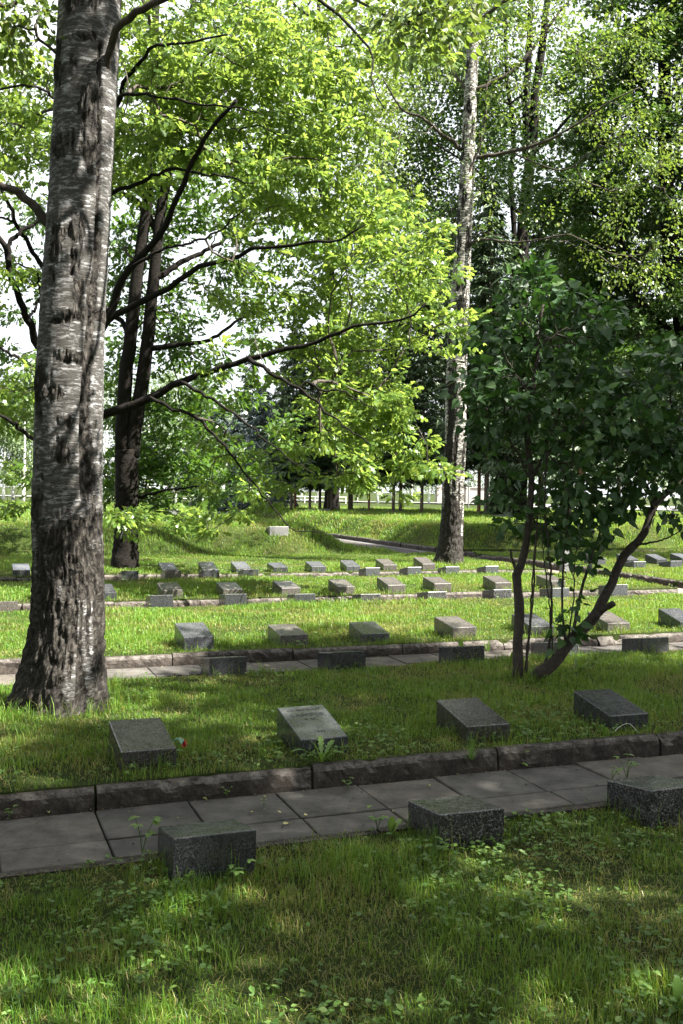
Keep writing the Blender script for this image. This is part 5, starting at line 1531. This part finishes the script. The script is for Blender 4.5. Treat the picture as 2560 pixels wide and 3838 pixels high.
i5 = np.arange(m)[:, None] * 5
rn = np.clip(rng.normal(.52, .30, m) + (np.r_[n1, np.full(len(ex), .4)] - .45) * .5, 0, 1)
go = mesh_obj('grass', BV.reshape(-1, 3), [i5 + np.array([[0, 1, 3, 2]]), i5 + np.array([[2, 3, 4]])], M['grass'], None, False,
              {'rnd': np.repeat(rn, 5), 'dry': np.repeat(is_dry, 5)})
tag(go, 'green lawn grass with dry straw-coloured patches and one painted sun patch growing around the gravestones', 'grass', kind='stuff')
print('blades', m, 'stones', len(STONES), 't', round(time.time() - T0, 1))

# small broad leaves between the blades
X, Y = scatter(2.3, 5, 520); X2, Y2 = scatter(5, 10, 330); X3, Y3 = scatter(10, 20, 50)
X, Y = np.r_[X, X2, X3], np.r_[Y, Y2, Y3]
u, v = w2uv(X, Y)
wn = fbm(X * 1.4 + 11, Y * 1.4, 9.1, 3)
worn = smooth(1 - np.abs(v - KERB[0] - .35) / .6)
ok = ~in_path(u, v) & ~in_stone(X, Y) & (rng.random(len(X)) < np.clip((wn - .45) * 2.6 + worn * .6, .04, .8))
X, Y, u, v = X[ok], Y[ok], u[ok], v[ok]
k3 = 3
P = np.repeat(np.stack([X, Y, hz(u, v) + rng.uniform(.012, .055, len(X))], 1), k3, 0)
P += rng.normal(0, .006, P.shape)
a = rng.random(len(P)) * 6.283
Dr = np.stack([np.cos(a), np.sin(a), rng.uniform(-.1, .5, len(P))], 1)
Nn = np.array([0, 0, 1.0]) + rng.normal(0, .35, P.shape)
S = rng.uniform(.012, .03, len(P)) * (1 + .02 * P[:, 1])
tag(leaf_mesh('ground_cover', P, Dr, Nn, S, T_MID, M['weed']), 'low clover and weed leaves among the grass', 'weeds', kind='stuff')

# ------------------------------------------------------------------ single plants
def ribbon(g, pts, widths, a, nrm=None):
    """a leaf blade along a path"""
    P = np.asarray(pts, float)
    t = np.gradient(P, axis=0)
    s = unit(np.cross(t, np.array([0, 0, 1.0]) if nrm is None else nrm))
    w = np.asarray(widths)[:, None]
    V = np.vstack([P - s * w, P + s * w - 0, P - np.array([0, 0, .15]) * w])
    n = len(P)
    i = np.arange(n - 1)[:, None]
    q1 = np.hstack([i, i + 1, i + 1 + 2 * n, i + 2 * n]); q2 = np.hstack([i + 2 * n, i + 1 + 2 * n, i + 1 + n, i + n])
    g.add(V, [q1, q2], a)

def plant(x, y, kind, label, cat, group=None, s=1.0, z=None):
    zz = gz(x, y) if z is None else z
    g = Geo()
    if kind == 'dandelion':
        for i in range(11):
            a = rng.random() * 6.283; L = s * rng.uniform(.13, .24); e = rng.uniform(.75, 1.35)
            t = np.linspace(0, 1, 15)
            P = np.stack([math.cos(a) * L * np.cos(e) * t, math.sin(a) * L * np.cos(e) * t, L * (np.sin(e) * t - .35 * t ** 3)], 1) + (x, y, zz)
            wd = s * .022 * np.sin(np.pi * np.clip(t * .85 + .1, 0, 1)) * (.55 + .45 * (np.arange(15) % 2)) * (.3 + t)
            ribbon(g, P, wd, rng.uniform(.3, .9))
    elif kind == 'dock':
        for i in range(5):
            a = rng.random() * 6.283; L = s * rng.uniform(.12, .26); e = rng.uniform(.5, 1.45)
            t = np.linspace(0, 1, 10)
            P = np.stack([math.cos(a) * L * np.cos(e) * t, math.sin(a) * L * np.cos(e) * t, L * (np.sin(e) * t - .3 * t ** 3)], 1) + (x, y, zz)
            ribbon(g, P, s * .026 * np.sin(np.pi * np.clip(t * .9 + .05, 0, 1)) ** .8, rng.uniform(.3, 1))
    elif kind == 'seedling':
        for i in range(rng.integers(4, 8)):
            s_ = s; s = s * .62 if i == 0 else s
            a = rng.random() * 6.283; L = s * rng.uniform(.08, .22)
            tip = np.array([x + math.cos(a) * L * .4, y + math.sin(a) * L * .4, zz + L])
            g.tube([(x, y, zz), (x + math.cos(a) * L * .15, y + math.sin(a) * L * .15, zz + L * .6), tip], .0016 * s + .0004, 4, False, a=.2)
            for q in range(3):
                b = a + (q - 1) * 1.5; l = s * rng.uniform(.035, .06)
                t = np.linspace(0, 1, 7)
                P = tip + np.stack([math.cos(b) * l * t, math.sin(b) * l * t, l * (.25 * t - .45 * t ** 2)], 1)
                ribbon(g, P, l * .36 * np.sin(np.pi * np.clip(t * .93 + .04, 0, 1)), rng.uniform(.5, 1))
    elif kind == 'grass_tuft':
        for i in range(26):
            a = rng.random() * 6.283; L = s * rng.uniform(.10, .3); e = rng.uniform(.8, 1.5)
            t = np.linspace(0, 1, 7)
            P = np.stack([math.cos(a) * L * np.cos(e) * t, math.sin(a) * L * np.cos(e) * t, L * (np.sin(e) * t - .25 * t ** 3)], 1) + (x + rng.normal(0, .012), y + rng.normal(0, .012), zz)
            ribbon(g, P, .0022 * (1 - t) + .0003, rng.uniform(.2, .8))
    o = g.obj(kind, M['weed'], loc=(x, y, zz))
    return tag(o, label, cat, group)
def pp(px, py, z):
    """ground point under an image position for a given ground height"""
    lo, hi = 2.0, 40.0
    for _ in range(50):
        mid = (lo + hi) / 2
        if D(px, py, mid)[2] > z: lo = mid
        else: hi = mid
    q = D(px, py, lo)
    return q[0], q[1]
PL = [(738, 1752, .11, 'dandelion', 'large dandelion with toothed leaves in front of the stone with the surname', 'weed', 1.15), (1178, 1757, .0, 'dock', 'dock seedling with upright leaves at the foot of the near kerb, left one', 'weed', .8),
      (1252, 1745, .0, 'dock', 'tallest dock plant at the foot of the near kerb, beside a fallen leaf', 'weed', 1.15), (1082, 1742, .11, 'grass_tuft', 'long grass tuft in front of the third stone above the near kerb', 'grass tuft', .8),
      (725, 1800, .0, 'seedling', 'seedling growing out of the joint below the near kerb', 'weed', .7), (868, 1906, .01, 'seedling', 'seedling clump left of the flecked block gravestone', 'weed', .9), (325, 1958, .01, 'seedling', 'leafy seedlings at the left of the bluish block gravestone', 'weed', 1.3),
      (1440, 1790, .0, 'seedling', 'broad-leaved seedling behind the right block gravestone', 'weed', 1.1), (1405, 1800, .0, 'seedling', 'thin seedling left of the broad-leaved one on the path', 'weed', .9), (548, 2028, .03, 'seedling', 'seedling in front of the bluish block gravestone', 'weed', .9),
      (995, 1975, .02, 'seedling', 'seedling in front of the left side of the flecked block gravestone', 'weed', .8), (900, 1915, .01, 'dock', 'narrow-leaved weed at the left corner of the flecked block gravestone', 'weed', .6), (1000, 1935, .02, 'grass_tuft', 'wispy grass tuft in front of the flecked block gravestone', 'grass tuft', .7),
      (290, 1770, .11, 'grass_tuft', 'long grass tuft at the front left corner of the stone with the red flower', 'grass tuft', .85), (370, 1770, .11, 'grass_tuft', 'thin grass tuft in front of the stone with the red flower', 'grass tuft', .7), (1120, 1495, .1, 'grass_tuft', 'tall grass tuft in front of the stone left of the lilac', 'grass tuft', 1.0),
      (1330, 1545, .07, 'dandelion', 'broad weed growing at the foot of the leaning lilac trunk', 'weed', .9), (1172, 1520, .05, 'dock', 'weed growing left of the upright lilac stem', 'weed', .8), (1390, 1690, .11, 'dandelion', 'weed in front of the dark stone beside the white stalk', 'weed', .6),
      (440, 1480, .11, 'grass_tuft', 'grass tuft in front of the tall dark grey stone above the second kerb', 'grass tuft', .7), (690, 1490, .11, 'seedling', 'seedlings in front of the low brownish stone above the second kerb', 'weed', .9), (1062, 1500, .11, 'dock', 'tall weed on the second kerb left of the lilac', 'weed', 1.0),
      (605, 1850, .005, 'seedling', 'tiny seedling in the slab joint below the near kerb', 'weed', .35), (20, 1880, .0, 'seedling', 'seedling at the left end of the slab path', 'weed', .6), (800, 1815, .0, 'seedling', 'small seedling row at the kerb foot in the middle', 'weed', .6),
      (1560, 2320, .04, 'dock', 'broad dock leaves at the lower right corner', 'weed', .7), (1490, 2300, .04, 'seedling', 'clover-like weed near the lower right corner', 'weed', .7), (520, 1830, .0, 'seedling', 'small seedling at the kerb foot on the left', 'weed', .45)]
for px, py, z, kd, lab, cat, s in PL:
    x, y = pp(px, py, z)
    plant(x, y, kd, lab, cat, 'weeds and tufts around the stones', s, z)

# crumbs of soil, bark and dead leaf along the kerb foot and in the joints
nn = 1500
k_ = rng.choice(KERB[:2], nn)
uu = rng.uniform(-3, 9, nn)
vv = k_ - np.where(rng.random(nn) < .6, np.abs(rng.normal(0, .035, nn)) + .004, rng.uniform(.02, .72, nn))
x_, y_ = uv2w(uu, vv)
P = np.stack([x_, y_, np.full(nn, .006)], 1)
a = rng.random(nn) * 6.283
Dr = np.stack([np.cos(a), np.sin(a), rng.normal(0, .2, nn)], 1)
tag(leaf_mesh('leaf_litter', P, Dr, np.array([0, 0, 1.0]) + rng.normal(0, .35, (nn, 3)), rng.uniform(.006, .02, nn), T_MID, M['litter']), 'crumbs of dead leaf and soil along the kerb foot', 'litter', kind='stuff')
# fallen leaves on the slabs
FL = [(606, 1832, 'curled pale leaf lying near the middle joint of the slab path'), (575, 1868, 'small yellow leaf below the curled pale leaf'), (640, 1868, 'small yellow leaf left of the second slab cross joint'), (297, 1867, 'small yellow leaf on the left slabs under the kerb'), (700, 1875, 'yellow leaf on the near slab row left of the flecked block'), (655, 1895, 'leaf by the near slab joint in the middle'),
      (985, 1806, 'yellow leaf on the slab left of the dock plants'), (770, 1790, 'leaf at the kerb foot in the middle'), (860, 1775, 'leaf on the slab below the third stone'), (1110, 1750, 'small pale leaf under the dock plants'), (1352, 1712, 'bright small leaf near the kerb on the right'), (1400, 1725, 'pair-side yellow leaf on the right slabs'), (110, 1868, 'pale bit of leaf on the left end of the slabs'), (470, 1838, 'brown leaf on the second slab from the left'), (1290, 1742, 'pale leaf fallen from the dock plant')]
V0, F0 = T_MID
for px, py, lab in FL:
    x, y = pp(px, py, .0)
    a = rng.random() * 6.28; s = rng.uniform(.022, .034)
    V = V0 * s; V[:, 2] *= rng.uniform(.5, 3); V[:, 0] -= s / 2
    o = mesh_obj('fallen_leaf', V, [F0], M['fallen'], attrs={'rnd': np.full(len(V), rng.random())})
    o.location = (x, y, .012); o.rotation_euler = (rng.normal() * .25, rng.normal() * .25, a)
    tag(o, lab, 'leaf', 'fallen leaves on the slab path')
# twigs and dry stalks
x, y = pp(420, 1813, .0); x2, y2 = pp(585, 1795, .0)
g = Geo(); g.tube([(x, y, .008), ((x + x2) / 2, (y + y2) / 2 + .012, .014), (x2, y2, .01)], .003, 5)
tag(g.obj('dry_stalk', M['straw']), 'long dry straw stalk lying along the foot of the near kerb', 'stalk')
pts = [pp(*q, .12) for q in ((1408, 1688), (1425, 1679), (1445, 1676), (1462, 1684), (1470, 1688))]
g = Geo(); g.tube(smoothpath([(a, b, .135 + h) for (a, b), h in zip(pts, (0, .02, .03, .005, .0))], 12), .0014, 5)
tag(g.obj('dry_stalk', M['white']), 'white curled stalk lying in front of the dark stone on the right', 'stalk')

# red cloth flower leaning on the first stone
fx, fy = uv2w(1.205, 5.82)
fz = gz(fx, fy)
fl = thing('cloth_flower', (fx, fy, fz), 'red and yellow cloth flower with green leaves leaning on the mottled gravestone', 'flower')
top = np.array([fx + .035, fy - .01, fz + .105])
g = Geo(); g.tube([(fx + .0, fy + .02, fz), (fx + .01, fy + .01, fz + .06), top], .003, 6); child(g.obj('stem', M['greencloth']), fl)
for i in range(5):
    a = i * 1.257 + .3
    g = Geo()
    t = np.linspace(0, 1, 7)
    P = top + np.stack([.008 * np.cos(a) * np.sin(t * 2.2) + .036 * t * .8, .008 * np.sin(a) * np.sin(t * 2.2) - .014 * t, -.04 * t + .006 * math.sin(a)], 1) * 1.0
    ribbon(g, P, .013 * np.sin(np.pi * np.clip(t * .85 + .1, 0, 1)), .5, np.array([math.sin(a), -math.cos(a), .3]))
    child(g.obj('petal', M['yellow'] if i == 1 else M['red']), fl)
for i in range(3):
    a = 2.0 + i * 1.5
    g = Geo(); t = np.linspace(0, 1, 7)
    P = top + np.stack([.05 * np.cos(a) * t, .05 * np.sin(a) * t, .03 * t - .05 * t ** 2], 1)
    ribbon(g, P, .016 * np.sin(np.pi * np.clip(t * .9 + .05, 0, 1)), .5)
    child(g.obj('leaf', M['greencloth']), fl)

# ------------------------------------------------------------------ sky, sun, camera
SUN_AZ, SUN_EL = math.radians(110), math.radians(49)     # clockwise from straight ahead
w = bpy.data.worlds.new('World'); sc.world = w; w.use_nodes = True
nt = w.node_tree; nt.nodes.clear()
sky = nt.nodes.new('ShaderNodeTexSky'); sky.sky_type = 'NISHITA'; sky.sun_disc = False
sky.sun_elevation = SUN_EL; sky.sun_rotation = SUN_AZ
sky.air_density = 1.0; sky.dust_density = 3.0; sky.ozone_density = 1.0
bg = nt.nodes.new('ShaderNodeBackground'); bg.inputs[1].default_value = .05
wo = nt.nodes.new('ShaderNodeOutputWorld')
tcw = nt.nodes.new('ShaderNodeTexCoord')
cl = noise_n(nt, tcw.outputs['Generated'], 2.2, 6, .6)      # thin bright cloud veil
clr = ramp(nt, [(.3, (.55, .55, .55)), (.6, (.95, .95, .95))], cl)
veil = mix_rgb(nt, clr.outputs[0], sky.outputs[0], (5.9, 6.05, 6.3))
nt.links.new(veil, bg.inputs[0]); nt.links.new(bg.outputs[0], wo.inputs[0])
sd_ = bpy.data.lights.new('Sun', 'SUN'); sd_.energy = 5.0; sd_.angle = math.radians(.53); sd_.color = (1, .95, .86)
so = link(bpy.data.objects.new('Sun', sd_))
to_sun = Vector((math.cos(SUN_EL) * math.sin(SUN_AZ), math.cos(SUN_EL) * math.cos(SUN_AZ), math.sin(SUN_EL)))
so.rotation_euler = to_sun.to_track_quat('Z', 'Y').to_euler()
cam = bpy.data.cameras.new('Camera'); co = link(bpy.data.objects.new('Camera', cam))
cam.sensor_fit = 'VERTICAL'; cam.sensor_height = 36.0; cam.sensor_width = 24.0; cam.lens = 36.0 * FPX / 3838
cam.clip_end = 2000; cam.clip_start = .05
f = Vector((0, cp, -sp)); up0 = Vector((0, sp, cp)); r0 = Vector((1, 0, 0))
rt = r0 * cr + up0 * sr; upv = up0 * cr - r0 * sr
co.matrix_world = Matrix(((rt.x, upv.x, -f.x, 0), (rt.y, upv.y, -f.y, 0), (rt.z, upv.z, -f.z, CAMH), (0, 0, 0, 1)))
sc.camera = co
vs = sc.view_settings
sc.display_settings.display_device = 'sRGB'
vs.view_transform = 'Standard'; vs.look = 'None'; vs.exposure = 2.6; vs.gamma = 1.0; vs.use_curve_mapping = False
cy = sc.cycles
cy.max_bounces = 7; cy.diffuse_bounces = 4; cy.glossy_bounces = 2; cy.transmission_bounces = 4
cy.use_denoising = True
cy.caustics_reflective = False; cy.caustics_refractive = False
print('script time', round(time.time() - T0, 1))
